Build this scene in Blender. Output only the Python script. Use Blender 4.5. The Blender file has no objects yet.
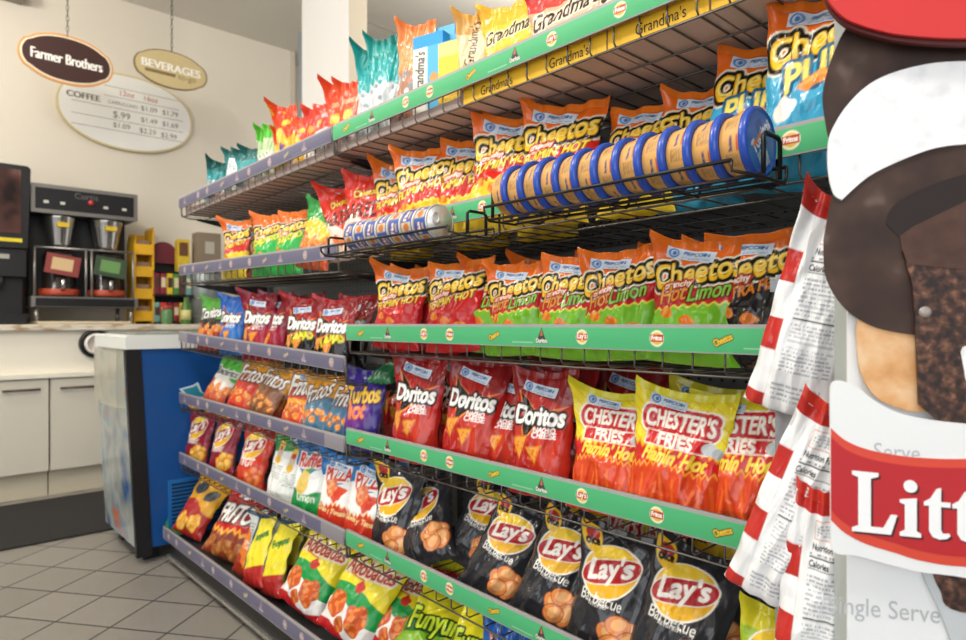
import bpy, math, random
import numpy as np
from mathutils import Vector, Matrix, Euler
PI = math.pi
SC = bpy.context.scene
COL = SC.collection
random.seed(7)
# ------------------------------------------------------------------ camera frame (shop axes: +Y along the shelves, +X into them)
HC = 0.97
ST, CT = 0.677, 0.736
def at(px, X):
    """distance along the shelf run at which the sight line px meets the plane X"""
    u = (px - 483) / 650.0
    return X * (CT - ST * u) / (ST + CT * u)
def xat(px, Y):
    u = (px - 483) / 650.0
    return Y * (ST + CT * u) / (CT - ST * u)
def zat(py, X, Y):
    return HC + (ST * X + CT * Y) * (322 - py) / 650.0
# ------------------------------------------------------------------ colours, materials
def lin(c):
    if isinstance(c, str):
        c = c.lstrip('#'); c = [int(c[i:i + 2], 16) / 255 for i in (0, 2, 4)]
    return [x / 12.92 if x <= .04045 else ((x + .055) / 1.055) ** 2.4 for x in c]
MATS = {}
def mat(name, col, rough=.5, metal=0.0, noise=0.0, scale=20.0, bump=0.0, bscale=60.0, trans=0.0, alpha=1.0, coat=0.0, emit=None):
    if name in MATS: return MATS[name]
    m = bpy.data.materials.new(name); m.use_nodes = True
    nt = m.node_tree; b = nt.nodes['Principled BSDF']
    c = lin(col)
    b.inputs['Base Color'].default_value = (*c, 1)
    b.inputs['Roughness'].default_value = rough
    b.inputs['Metallic'].default_value = metal
    b.inputs['Transmission Weight'].default_value = trans
    b.inputs['Alpha'].default_value = alpha
    b.inputs['Coat Weight'].default_value = coat
    if emit:
        b.inputs['Emission Color'].default_value = (*c, 1); b.inputs['Emission Strength'].default_value = emit
    tc = nt.nodes.new('ShaderNodeTexCoord')
    n = nt.nodes.new('ShaderNodeTexNoise'); n.inputs['Scale'].default_value = scale; n.inputs['Detail'].default_value = 4
    nt.links.new(tc.outputs['Object'], n.inputs['Vector'])
    mx = nt.nodes.new('ShaderNodeMix'); mx.data_type = 'RGBA'
    k = noise
    mx.inputs[6].default_value = (*[max(0, x * (1 - k)) for x in c], 1)
    mx.inputs[7].default_value = (*[min(1, x * (1 + k)) for x in c], 1)
    nt.links.new(n.outputs['Fac'], mx.inputs[0]); nt.links.new(mx.outputs[2], b.inputs['Base Color'])
    if bump:
        n2 = nt.nodes.new('ShaderNodeTexNoise'); n2.inputs['Scale'].default_value = bscale; n2.inputs['Detail'].default_value = 3
        nt.links.new(tc.outputs['Object'], n2.inputs['Vector'])
        bp = nt.nodes.new('ShaderNodeBump'); bp.inputs['Strength'].default_value = bump; bp.inputs['Distance'].default_value = .004
        nt.links.new(n2.outputs['Fac'], bp.inputs['Height']); nt.links.new(bp.outputs['Normal'], b.inputs['Normal'])
    MATS[name] = m
    return m
def print_mat(name, rough, bump, bscale, spec=.5, coat=0.0, dist=.003):
    m = bpy.data.materials.new(name); m.use_nodes = True
    nt = m.node_tree; b = nt.nodes['Principled BSDF']
    a = nt.nodes.new('ShaderNodeAttribute'); a.attribute_name = 'ink'
    nt.links.new(a.outputs['Color'], b.inputs['Base Color'])
    b.inputs['Roughness'].default_value = rough
    b.inputs['Specular IOR Level'].default_value = spec
    b.inputs['Coat Weight'].default_value = coat; b.inputs['Coat Roughness'].default_value = .12
    if bump:
        tc = nt.nodes.new('ShaderNodeTexCoord')
        n2 = nt.nodes.new('ShaderNodeTexNoise'); n2.inputs['Scale'].default_value = bscale; n2.inputs['Detail'].default_value = 2
        n2.inputs['Distortion'].default_value = .6
        nt.links.new(tc.outputs['Object'], n2.inputs['Vector'])
        bp = nt.nodes.new('ShaderNodeBump'); bp.inputs['Strength'].default_value = bump; bp.inputs['Distance'].default_value = dist
        nt.links.new(n2.outputs['Fac'], bp.inputs['Height']); nt.links.new(bp.outputs['Normal'], b.inputs['Normal'])
    MATS[name] = m
    return m
FOIL = print_mat('printed_foil', .2, .55, 26, .45, dist=.005)
PAPER = print_mat('printed_paper', .5, 0, 1, .35)
# ------------------------------------------------------------------ object helpers
def tag(o, label=None, cat=None, group=None, kind=None):
    if label: o['label'] = label
    if cat: o['category'] = cat
    if group: o['group'] = group
    if kind: o['kind'] = kind
    return o
def empty(name, loc=(0, 0, 0), rot=(0, 0, 0), label=None, cat=None, group=None):
    o = bpy.data.objects.new(name, None); COL.objects.link(o)
    o.empty_display_size = .05
    o.location = loc; o.rotation_euler = rot
    return tag(o, label, cat, group)
def link(name, me, parent=None, m=None):
    o = bpy.data.objects.new(name, me); COL.objects.link(o)
    if m is not None and not me.materials: me.materials.append(m)
    if parent is not None: o.parent = parent
    return o
class MB:
    def __init__(s): s.v = []; s.f = []; s.sm = []
    def add(s, vs, fs, smooth=False):
        o = len(s.v); s.v += [tuple(v) for v in vs]
        for f in fs: s.f.append([i + o for i in f]); s.sm.append(smooth)
        return s
    def box(s, x0, x1, y0, y1, z0, z1, bev=0.0, M=None):
        if x0 > x1: x0, x1 = x1, x0
        if y0 > y1: y0, y1 = y1, y0
        if z0 > z1: z0, z1 = z1, z0
        if bev <= 0:
            v = [(x, y, z) for x in (x0, x1) for y in (y0, y1) for z in (z0, z1)]
            f = [(0, 1, 3, 2), (4, 6, 7, 5), (0, 4, 5, 1), (2, 3, 7, 6), (0, 2, 6, 4), (1, 5, 7, 3)]
        else:
            b = min(bev, (x1 - x0) / 2.01, (y1 - y0) / 2.01, (z1 - z0) / 2.01)
            v = []; idx = {}
            for ix, x in enumerate((x0, x1)):
                for iy, y in enumerate((y0, y1)):
                    for iz, z in enumerate((z0, z1)):
                        sx, sy, sz = (1 - 2 * ix) * b, (1 - 2 * iy) * b, (1 - 2 * iz) * b
                        idx[ix, iy, iz, 0] = len(v); v.append((x, y + sy, z + sz))
                        idx[ix, iy, iz, 1] = len(v); v.append((x + sx, y, z + sz))
                        idx[ix, iy, iz, 2] = len(v); v.append((x + sx, y + sy, z))
            f = []
            for k in (0, 1):
                for ax in range(3):
                    o1, o2 = [a for a in range(3) if a != ax]
                    q = []
                    for a, c in ((0, 0), (1, 0), (1, 1), (0, 1)):
                        t = [0, 0, 0]; t[ax] = k; t[o1] = a; t[o2] = c; q.append(idx[(*t, ax)])
                    f.append(q)
            for ax in range(3):
                o1, o2 = [a for a in range(3) if a != ax]
                for a in (0, 1):
                    for c in (0, 1):
                        t0 = [0, 0, 0]; t0[o1] = a; t0[o2] = c; t1 = list(t0); t1[ax] = 1
                        f.append([idx[(*t0, o1)], idx[(*t1, o1)], idx[(*t1, o2)], idx[(*t0, o2)]])
            for t in [(a, c, d) for a in (0, 1) for c in (0, 1) for d in (0, 1)]:
                f.append([idx[(*t, 0)], idx[(*t, 1)], idx[(*t, 2)]])
        if M is not None: v = [M @ Vector(p) for p in v]
        return s.add(v, f)
    def tube(s, pts, r, n=8, closed=False, cap=True):
        pts = [Vector(p) for p in pts]; N = len(pts); rings = []
        prev = None
        for i, p in enumerate(pts):
            if closed: d = pts[(i + 1) % N] - pts[i - 1]
            else: d = pts[min(i + 1, N - 1)] - pts[max(i - 1, 0)]
            d.normalize()
            if prev is None:
                a = d.orthogonal().normalized()
            else:
                a = prev - d * prev.dot(d)
                a = a.normalized() if a.length > 1e-6 else d.orthogonal().normalized()
            prev = a; b = d.cross(a)
            rr = r[i] if isinstance(r, (list, tuple)) else r
            rings.append([p + a * (rr * math.cos(2 * PI * k / n)) + b * (rr * math.sin(2 * PI * k / n)) for k in range(n)])
        v = [q for R in rings for q in R]; f = []
        for i in range(N if closed else N - 1):
            j = (i + 1) % N
            for k in range(n): f.append([i * n + k, i * n + (k + 1) % n, j * n + (k + 1) % n, j * n + k])
        if cap and not closed:
            f.append(list(range(n - 1, -1, -1))); f.append([(N - 1) * n + k for k in range(n)])
        return s.add(v, f, True)
    def lathe(s, prof, n=32, M=None, smooth=True):
        """profile of (r, z) turned about z"""
        v = []; f = []
        for r, z in prof:
            for k in range(n): v.append(Vector((r * math.cos(2 * PI * k / n), r * math.sin(2 * PI * k / n), z)))
        for i in range(len(prof) - 1):
            for k in range(n): f.append([i * n + k, i * n + (k + 1) % n, (i + 1) * n + (k + 1) % n, (i + 1) * n + k])
        f.append(list(range(n - 1, -1, -1))); f.append([(len(prof) - 1) * n + k for k in range(n)])
        if M is not None: v = [M @ p for p in v]
        return s.add(v, f, smooth)
    def prism(s, pts2, y0, y1, M=None):
        """outline in (x, z) extruded from y0 to y1"""
        n = len(pts2)
        v = [Vector((x, y0, z)) for x, z in pts2] + [Vector((x, y1, z)) for x, z in pts2]
        f = [list(range(n)), list(range(2 * n - 1, n - 1, -1))] + [[i, i + n, (i + 1) % n + n, (i + 1) % n] for i in range(n)]
        if M is not None: v = [M @ p for p in v]
        return s.add(v, f)
    def tris(s, T, M):
        for t in T: s.add([M @ Vector((p[0], 0, p[1])) for p in t], [(0, 1, 2)])
        return s
    def mesh(s, name):
        me = bpy.data.meshes.new(name); me.from_pydata(s.v, [], s.f); me.update()
        me.polygons.foreach_set('use_smooth', s.sm)
        return me
    def build(s, name, m, parent=None):
        import bmesh
        me = s.mesh(name); bm = bmesh.new(); bm.from_mesh(me)
        bmesh.ops.recalc_face_normals(bm, faces=bm.faces); bm.to_mesh(me); bm.free()
        return link(name, me, parent, m)
# ------------------------------------------------------------------ lettering
_TX = {}
def text_tris(body):
    """filled letters as triangles, centred, one unit wide; returns (triangles, height/width)"""
    if body in _TX: return _TX[body]
    cu = bpy.data.curves.new('lettering', 'FONT'); cu.body = body; cu.resolution_u = 4
    ob = bpy.data.objects.new('lettering', cu); COL.objects.link(ob)
    dg = bpy.context.evaluated_depsgraph_get(); me = ob.evaluated_get(dg).to_mesh()
    me.calc_loop_triangles()
    V = np.array([v.co[:2] for v in me.vertices]); T = np.array([t.vertices[:] for t in me.loop_triangles])
    P = V[T]
    ob.evaluated_get(dg).to_mesh_clear()
    bpy.data.objects.remove(ob); bpy.data.curves.remove(cu)
    lo = P.reshape(-1, 2).min(0); hi = P.reshape(-1, 2).max(0)
    P = (P - (lo + hi) / 2) / (hi[0] - lo[0])
    _TX[body] = (P, (hi[1] - lo[1]) / (hi[0] - lo[0]))
    return _TX[body]
class Ink:
    """a printed surface: x 0..1 across, y 0..a up, sampled on an nx by ny lattice of mesh vertices"""
    SS = 3
    def __init__(s, a, nx, ny, base):
        s.a, s.nx, s.ny = a, nx, ny
        W, H = nx * s.SS, ny * s.SS
        s.W, s.H = W, H
        s.X, s.Y = np.meshgrid((np.arange(W) + .5) / W, (np.arange(H) + .5) / H * a)
        s.V = s.Y / a
        s.buf = np.empty((H, W, 3)); s.buf[:] = lin(base)
    def put(s, m, col):
        m = np.asarray(m, float)[..., None]; s.buf = s.buf * (1 - m) + np.array(lin(col)) * m; return s
    def below(s, f, col): return s.put(s.V < f(s.X), col)
    def above(s, f, col): return s.put(s.V > f(s.X), col)
    def rect(s, x0, x1, v0, v1, col, rot=0):
        if not rot: return s.put((s.X > x0) & (s.X < x1) & (s.V > v0) & (s.V < v1), col)
        cx, cy = (x0 + x1) / 2, (v0 + v1) / 2 * s.a
        dx, dy = s.X - cx, s.Y - cy; c, n = math.cos(rot), math.sin(rot)
        return s.put((abs(dx * c + dy * n) < (x1 - x0) / 2) & (abs(-dx * n + dy * c) < (v1 - v0) / 2 * s.a), col)
    def ell(s, cx, cv, rx, ry, col, rot=0):
        dx, dy = s.X - cx, s.Y - cv * s.a; c, n = math.cos(rot), math.sin(rot)
        return s.put(((dx * c + dy * n) / rx) ** 2 + ((-dx * n + dy * c) / ry) ** 2 < 1, col)
    def pmask(s, pts):
        m = np.zeros((s.H, s.W), bool); n = len(pts)
        P = [(x, v * s.a) for x, v in pts]
        for i in range(n):
            x0, y0 = P[i]; x1, y1 = P[(i + 1) % n]
            if y0 == y1: continue
            m ^= ((y0 > s.Y) != (y1 > s.Y)) & (s.X < (x1 - x0) * (s.Y - y0) / (y1 - y0) + x0)
        return m
    def poly(s, pts, col): return s.put(s.pmask(pts), col)
    def blob(s, cx, cv, r, col, seed=0, col2=None, sq=1.0):
        rr = np.random.RandomState(seed); dx, dy = s.X - cx, (s.Y - cv * s.a) / sq
        th = np.arctan2(dy, dx); R = r * (1 + sum(rr.uniform(-.09, .09) * np.cos(k * th + rr.uniform(0, 6)) for k in (2, 3, 4, 5)))
        D = np.hypot(dx, dy); s.put(D < R, col)
        if col2:
            g = sum(np.sin(s.X * rr.uniform(20, 60) + s.Y * rr.uniform(-60, 60) + rr.uniform(0, 6)) for k in range(4))
            s.put((D < R * .93) & (g > .5), col2)
        return s
    def grow(s, m, r):
        k = int(round(r * s.W)); o = m.copy()
        for dx in range(-k, k + 1):
            h = int(round(math.sqrt(max(0, k * k - dx * dx))))
            for dy in range(-h, h + 1):
                if dx == 0 and dy == 0: continue
                y0, y1 = max(0, dy), min(s.H, s.H + dy); x0, x1 = max(0, dx), min(s.W, s.W + dx)
                o[y0:y1, x0:x1] |= m[y0 - dy:y1 - dy, x0 - dx:x1 - dx]
        return o
    def text(s, body, cx, cv, wid, col, rot=0, shear=0.0, edge=(), bold=0.0, tall=1.0, arch=0.0, clip=None):
        T, hw = text_tris(body); P = T.reshape(-1, 2).copy() * wid; P[:, 1] *= tall
        P[:, 0] += P[:, 1] * shear
        P[:, 1] += arch * wid * (1 - (2 * P[:, 0] / wid) ** 2)
        c, n = math.cos(rot), math.sin(rot)
        P = np.stack([P[:, 0] * c - P[:, 1] * n + cx, P[:, 0] * n + P[:, 1] * c + cv * s.a], 1)
        P = P / np.array([1, s.a]) * np.array([s.W, s.H])
        m = np.zeros((s.H, s.W), bool)
        for t in P.reshape(-1, 3, 2):
            lo = np.floor(t.min(0) - .5).astype(int); hi = np.ceil(t.max(0) + .5).astype(int)
            x0, y0 = max(lo[0], 0), max(lo[1], 0); x1, y1 = min(hi[0], s.W), min(hi[1], s.H)
            if x0 >= x1 or y0 >= y1: continue
            gx, gy = np.meshgrid(np.arange(x0, x1) + .5, np.arange(y0, y1) + .5)
            d = [(t[(i + 1) % 3][0] - t[i][0]) * (gy - t[i][1]) - (t[(i + 1) % 3][1] - t[i][1]) * (gx - t[i][0]) for i in range(3)]
            m[y0:y1, x0:x1] |= ((d[0] >= 0) & (d[1] >= 0) & (d[2] >= 0)) | ((d[0] <= 0) & (d[1] <= 0) & (d[2] <= 0))
        if bold: m = s.grow(m, bold * .62)
        for r, ec in edge: s.put(s.grow(m, r), ec)
        return s.put(m, col)
    def lines(s, x0, x1, v0, v1, n, col, duty=.5, seed=1, gap=.35):
        """fine print: rows of short dashes"""
        rr = np.random.RandomState(seed); k = (s.V - v0) / (v1 - v0) * n
        row = np.floor(k).astype(int); inside = (s.X > x0) & (s.X < x1) & (k >= 0) & (k < n) & ((k - row) < duty)
        tab = rr.rand(n + 1, 40) > gap
        cx = np.clip(((s.X - x0) / (x1 - x0) * 40).astype(int), 0, 39)
        return s.put(inside & tab[np.clip(row, 0, n), cx], col)
    def zig(s, v0, amp, n, col, seed=0):
        """everything under a ragged flame-like edge"""
        rr = np.random.RandomState(seed); e = v0 + amp * (2 * abs((s.X * n + rr.rand()) % 1 - .5) - .5) + amp * .5 * np.sin(s.X * 9 + seed)
        return s.put(s.V < e, col)
    def out(s):
        b = s.buf.reshape(s.ny, s.SS, s.nx, s.SS, 3).mean((1, 3))
        return np.concatenate([b, np.ones((s.ny, s.nx, 1))], 2)
def set_ink(me, cols):
    a = me.color_attributes.new('ink', 'FLOAT_COLOR', 'POINT')
    a.data.foreach_set('color', np.ascontiguousarray(cols, dtype=np.float32).ravel())
def grid_faces(nx, ny, off=0, flip=False):
    i, j = np.meshgrid(np.arange(nx - 1), np.arange(ny - 1)); a = (j * nx + i).ravel() + off
    q = np.stack([a, a + 1, a + nx + 1, a + nx], 1)
    return q[:, ::-1] if flip else q
def raw_mesh(name, V, F, cols=None, m=None):
    me = bpy.data.meshes.new(name)
    V = np.asarray(V, np.float32); F = np.asarray(F, np.int32)
    me.vertices.add(len(V)); me.vertices.foreach_set('co', V.ravel())
    me.loops.add(F.size); me.loops.foreach_set('vertex_index', F.ravel())
    me.polygons.add(len(F)); me.polygons.foreach_set('loop_start', np.arange(0, F.size, 4, dtype=np.int32))
    me.polygons.foreach_set('use_smooth', np.ones(len(F), bool))
    me.update(calc_edges=True); me.validate()
    if cols is not None: set_ink(me, cols)
    if m: me.materials.append(m)
    return me
# ------------------------------------------------------------------ snack bags
class Bag:
    """pillow bag: front towards -y, standing on its bottom seal at z = 0"""
    def __init__(s, key, w, h, t, paint, back, seal, coupon=None, nx=64, ny=88, seeds=(1, 2, 3), full=.42, crumple=1.0, ear=1.0, taper=0.0):
        s.taper = taper
        s.w, s.h, s.t, s.back, s.coupon = w, h, t, back, coupon
        s.full, s.cr, s.ear, s.nx, s.ny = full, crumple, ear, nx, ny
        ink = Ink(h / w, nx, ny, '#888888'); paint(ink); front = ink.out()
        s.var = [s.make(key, front, seal, sd) for sd in seeds]
    def field(s, sd):
        r = np.random.RandomState(sd * 31 + 5)
        w, h, t = s.w, s.h, s.t
        skew = r.uniform(-.03, .03); lean = r.uniform(-.25, .35); el, er = r.uniform(-.2, 1, 2) * s.ear; ph = r.uniform(0, 6, 8)
        kk = r.randint(3, 6); waves = [(r.uniform(4, 15) * r.choice((-1, 1)), r.uniform(3, 16), r.uniform(0, 6), r.uniform(.4, 1)) for _ in range(9)]
        folds = [(r.uniform(-.8, .8), r.uniform(.35, .95), r.uniform(0, PI), r.uniform(.06, .16), r.uniform(.0015, .0042) * r.choice((-1, 1)), r.uniform(.15, .4)) for _ in range(10)]
        def P(u, v, side):
            a = np.clip(1 - np.abs(u) ** 2.3, 0, 1)
            prof = np.clip(v / .2, 0, 1) ** .6 * np.clip((1.0 - v) / (1 - s.full), 0, 1) ** .75
            th = t / 2 * a ** .62 * prof
            x = u * w / 2 * (1 - .10 * np.clip(prof, 0, 1)) * (1 - s.taper * np.clip(v, 0, 1.1) ** 2) + skew * w * np.clip(v, 0, 1.1) ** 2
            vc = np.clip(v, 0, 1)
            fold = .0045 * np.cos(kk * PI * u + ph[0] + 1.5 * v) * np.exp(-np.abs(1 - v) / .16) + .003 * np.cos((kk + 1) * PI * u + ph[1]) * np.exp(-vc / .12)
            cr = sum(A * (1 - 2 * np.abs(np.sin(.5 * (fx * u * 1.0 + fy * v + p)))) for fx, fy, p, A in waves) / 8
            cr = cr * .014 * s.cr * a ** .4 * np.clip(vc * 6, 0, 1) * np.clip((1 - vc) * 6, 0, 1)
            for fu, fv, fa, fw, fA, fl in folds:
                du, dv = u - fu, (v - fv) * 2.4
                d = du * math.cos(fa) + dv * math.sin(fa); e = -du * math.sin(fa) + dv * math.cos(fa)
                cr = cr + s.cr * fA * np.clip(1 - np.abs(d) / fw, 0, 1) * np.exp(-(e / fl) ** 2) * a ** .5
            edge = .003 * np.cos(26 * v + ph[2]) * np.abs(u) ** 5 * np.clip(vc * 8, 0, 1)
            y = -side * th + fold * s.cr + side * -cr + edge + lean * .05 * vc ** 3 * h
            y = y + (er * np.clip(u, 0, 1) ** 2.5 - el * np.clip(-u, 0, 1) ** 2.5) * .05 * vc ** 5
            z = v * h - .05 * h * (1 - u * u) * vc ** 5 * s.ear + .055 * h * (max(el, 0) * np.clip(-u, 0, 1) ** 4 + max(er, 0) * np.clip(u, 0, 1) ** 4) * vc ** 8 * s.ear
            z = z + .018 * h * np.abs(u) ** 3 * (1 - vc) ** 5
            return np.stack([x, y, z], -1)
        return P
    def make(s, key, front, seal, sd):
        P = s.field(sd); nx, ny = s.nx, s.ny
        u, v = np.meshgrid(np.linspace(-1, 1, nx), np.linspace(0, 1, ny))
        A = P(u, v, 1).reshape(-1, 3); bx, by = 22, 28
        u2, v2 = np.meshgrid(np.linspace(-1, 1, bx), np.linspace(0, 1, by))
        B = P(u2, v2, -1).reshape(-1, 3)
        cb = np.empty((bx * by, 4)); cb[:] = (*lin(s.back), 1)
        edge = np.abs(u2).ravel() > .85
        cb[edge] = (*[x * .8 for x in lin(seal)], 1) if s.back == seal else cb[edge]
        F = np.concatenate([grid_faces(nx, ny), grid_faces(bx, by, nx * ny, True)])
        pouch = raw_mesh(key + '_pouch', np.concatenate([A, B]), F, np.concatenate([front.reshape(-1, 4), cb]), FOIL)
        sx, sy = 30, 7; e = .013 / s.h
        seals = []
        for nm, v0, v1 in (('top', 1 - e * .05, 1 + e), ('bottom', -.0, .045)):
            if nm == 'bottom': continue
            uu, vv = np.meshgrid(np.linspace(-1, 1, sx), np.linspace(v0, v1, sy))
            Q = []
            for side in (1, -1):
                q = P(uu, np.minimum(vv, 1), 1); d = np.maximum(vv - 1, 0) * s.h
                q[..., 2] += d; q[..., 1] += side * -.0006 + .0004 * np.cos(np.arange(sy) * PI)[:, None]
                Q.append(q.reshape(-1, 3))
            F = np.concatenate([grid_faces(sx, sy), grid_faces(sx, sy, sx * sy, True)])
            c = np.empty((2 * sx * sy, 4)); c[:] = (*lin(seal), 1)
            seals.append(raw_mesh(key + '_seal', np.concatenate(Q), F, c, FOIL))
        lab = None
        if s.coupon:
            cu, cv, cw, ch, rot = s.coupon
            ink = Ink(.3, 44, 14, '#cfdbe8')
            ink.ell(.16, .5, .12, .12, '#2f6fb0').ell(.16, .5, .08, .08, '#cfdbe8').ell(.17, .5, .05, .06, '#2f6fb0')
            ink.text('PEPCOIN', .62, .62, .52, '#2f6496', bold=.012).lines(.34, .9, .15, .36, 2, '#6f93b8')
            gu, gv = np.meshgrid(np.linspace(-1, 1, 44), np.linspace(-1, 1, 14)); c, n = math.cos(rot), math.sin(rot)
            lx, lz = gu * cw / 2, gv * ch / 2
            q = P(np.clip(cu + (lx * c - lz * n) / (s.w / 2), -1, 1), np.clip(cv + (lx * n + lz * c) / s.h, 0, 1), 1); q[..., 1] -= .0011
            lab = raw_mesh(key + '_coupon', q.reshape(-1, 3), grid_faces(44, 14), ink.out().reshape(-1, 4), PAPER)
        return pouch, seals[0], lab
ORD = ['first', 'second', 'third', 'fourth', 'fifth', 'sixth', 'seventh', 'eighth', 'ninth', 'tenth', 'eleventh', 'twelfth', 'thirteenth']
PLACED = []
def place(bag, name, look, cat, where, loc, yaw=0, lean=0, roll=0, k=0, sc=1.0, group=None, coupon=True, base_rot=-PI / 2):
    o = empty(name, loc, (-math.radians(lean), math.radians(roll), base_rot + math.radians(yaw)))
    o.scale = (sc, sc, sc)
    pouch, seal, lab = bag.var[k % len(bag.var)]
    link('pouch', pouch, o); link('top_seal', seal, o)
    if lab is not None and coupon: link('coupon_label', lab, o)['label'] = 'pale blue coupon label with a round emblem'
    o['category'] = cat
    if group: o['group'] = group
    PLACED.append((o, look, where))
    return o
def write_labels():
    from collections import defaultdict
    D = defaultdict(list)
    for o, look, where in PLACED: D[(look, where)].append(o)
    for (look, where), L in D.items():
        L.sort(key=lambda o: -o.location.y)
        if len(L) == 1: L[0]['label'] = f'{look}, on {where}'
        elif len(L) == 2:
            L[0]['label'] = f'{look}, left one of two, {where[4:]}'; L[1]['label'] = f'{look}, right one of two, {where[4:]}'
        else:
            for i, o in enumerate(L): o['label'] = f'{look}, {ORD[i]} such from left, {where[4:]}'
# ---- prints
def cheetos(low, sub=None, subcol='#ffe14a', base=None, basev=.46, edgev=.655, top='#ea6a1a', tv=.765, puffs=False, dark=False):
    def f(c):
        c.rect(0, 1, 0, 1, top)
        c.below(lambda x: edgev + .1 * x, low)
        c.put((c.V < edgev + .12 * c.X) & (c.V > edgev - .03 + .12 * c.X) & (np.sin(c.X * 40) > .2), top)
        if base:
            c.put(c.V < basev + .1 * c.X + .012 * np.sin(c.X * 60) + .018, '#e8e04a'); c.put(c.V < basev + .1 * c.X + .012 * np.sin(c.X * 60), base)
        R = math.radians(11)
        c.text('Cheetos', .5, tv, .93, '#ffc72b', rot=R, shear=.12, tall=1.35, bold=.012, edge=((.062, '#f3ead2'), (.042, '#15100c')))
        c.text('Cheetos', .5, tv + .012, .9, '#ffe27a', rot=R, shear=.12, tall=1.05, bold=.001)
        if puffs:
            c.text('PUFFS', .56, .585, .72, '#f6e063', rot=R, shear=.1, tall=1.25, bold=.014, edge=((.035, '#1d5f86'),))
            for x, v, r0 in ((.5, .4, .16), (.8, .33, .1)):
                th = np.arctan2(c.Y - v * c.a, c.X - x); D = np.hypot(c.X - x, c.Y - v * c.a)
                c.put((abs(D - r0) < .05) & (th > .2) & (th < 2.7), '#ef8a2c'); c.put((abs(D - r0 - .02) < .018) & (th > .5) & (th < 2.4), '#f7b257')
            c.blob(.22, .36, .1, '#f3efe6', 3).blob(.66, .3, .09, '#f3efe6', 5)
        else:
            c.text('crunchy', .33, tv - .125, .3, '#fff2df', rot=R, shear=.2, bold=.008, edge=((.025, '#c43a1e' if not dark else '#b5381c'),))
            if sub and ' Limon' in sub:
                c.text('Hot', .3, tv - .2, .3, '#f0a03c', rot=R, shear=.25, tall=1.3, bold=.006, edge=((.012, '#7a140f'),)); c.text('Limon', .68, tv - .165, .42, '#8ed24a', rot=R, shear=.25, tall=1.4, bold=.006, edge=((.014, '#5a140f'),))
            elif sub: c.text(sub, .52, tv - .185, .82, subcol, rot=R, shear=.25, tall=1.15, bold=.006, edge=((.012, '#7a140f' if not dark else '#0c0a0a'),))
            for x, v, s in ((.25, .4, 5), (.5, .34, 6), (.78, .28, 7), (.35, .24, 9)):
                c.blob(x, v, .09, '#e9781f', s, '#f2a13a', .6)
    return f
def doritos(base, top, name2, tri='#141012', glow='#d9482a', chips='#ee9f3a', black_low=False, tcol='#f8f6f2', flames=None):
    def f(c):
        c.rect(0, 1, 0, 1, base)
        c.above(lambda x: .78 + .05 * np.sin(x * 5), top)
        n = np.sin(c.X * 6 + c.V * 9) + np.sin(c.X * 11 - c.V * 5 + 2)
        c.put(np.clip(1 - np.hypot((c.X - .72) / .34, (c.V - .33) / .25), 0, 1) * .75, glow)
        c.put(np.clip(1 - np.hypot((c.X - .25) / .3, (c.V - .5) / .2), 0, 1) * .35, glow)
        if black_low:
            c.below(lambda x: .55 + .1 * np.sin(x * 4 + .6), '#161314')
            c.text(flames or 'FLAMAS', .58, .46, .62, '#e3d92e', rot=.2, tall=1.5, bold=.02)
        c.poly([(.1, .86), (.62, .6), (.3, .42)], '#e9843a'); c.poly([(.13, .84), (.58, .605), (.31, .45)], tri)
        c.poly([(.5, .59), (.95, .74), (.5, .66)], '#e9843a')
        c.text('Doritos', .5,   .645, .8, tcol, rot=-.02, tall=1.35, bold=.016, edge=((.028, '#141012'),))
        if not black_low:
            a, b = (name2 + ' ').split(' ')[:2]
            c.text(a, .64, .53, .3, tcol, tall=1.1, bold=.003); 
            if b: c.text(b, .64, .487, .34, tcol, tall=1.1, bold=.003)
        for x, v, s in ((.22, .385, .2), (.52, .33, .16)):
            A_ = 1 / c.a; c.poly([(x - s * .9, v + s * .6 * A_), (x + s * .9, v + s * .85 * A_), (x + s * .2, v - s * .85 * A_)], '#c9701f')
            c.poly([(x - s * .75, v + s * .52 * A_), (x + s * .75, v + s * .72 * A_), (x + s * .18, v - s * .65 * A_)], chips)
            for q in range(7): c.blob(x + s * .5 * math.sin(q * 2.4), v + s * .2 * math.cos(q * 1.9), .018, '#d9762a', q)
    return f
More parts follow.
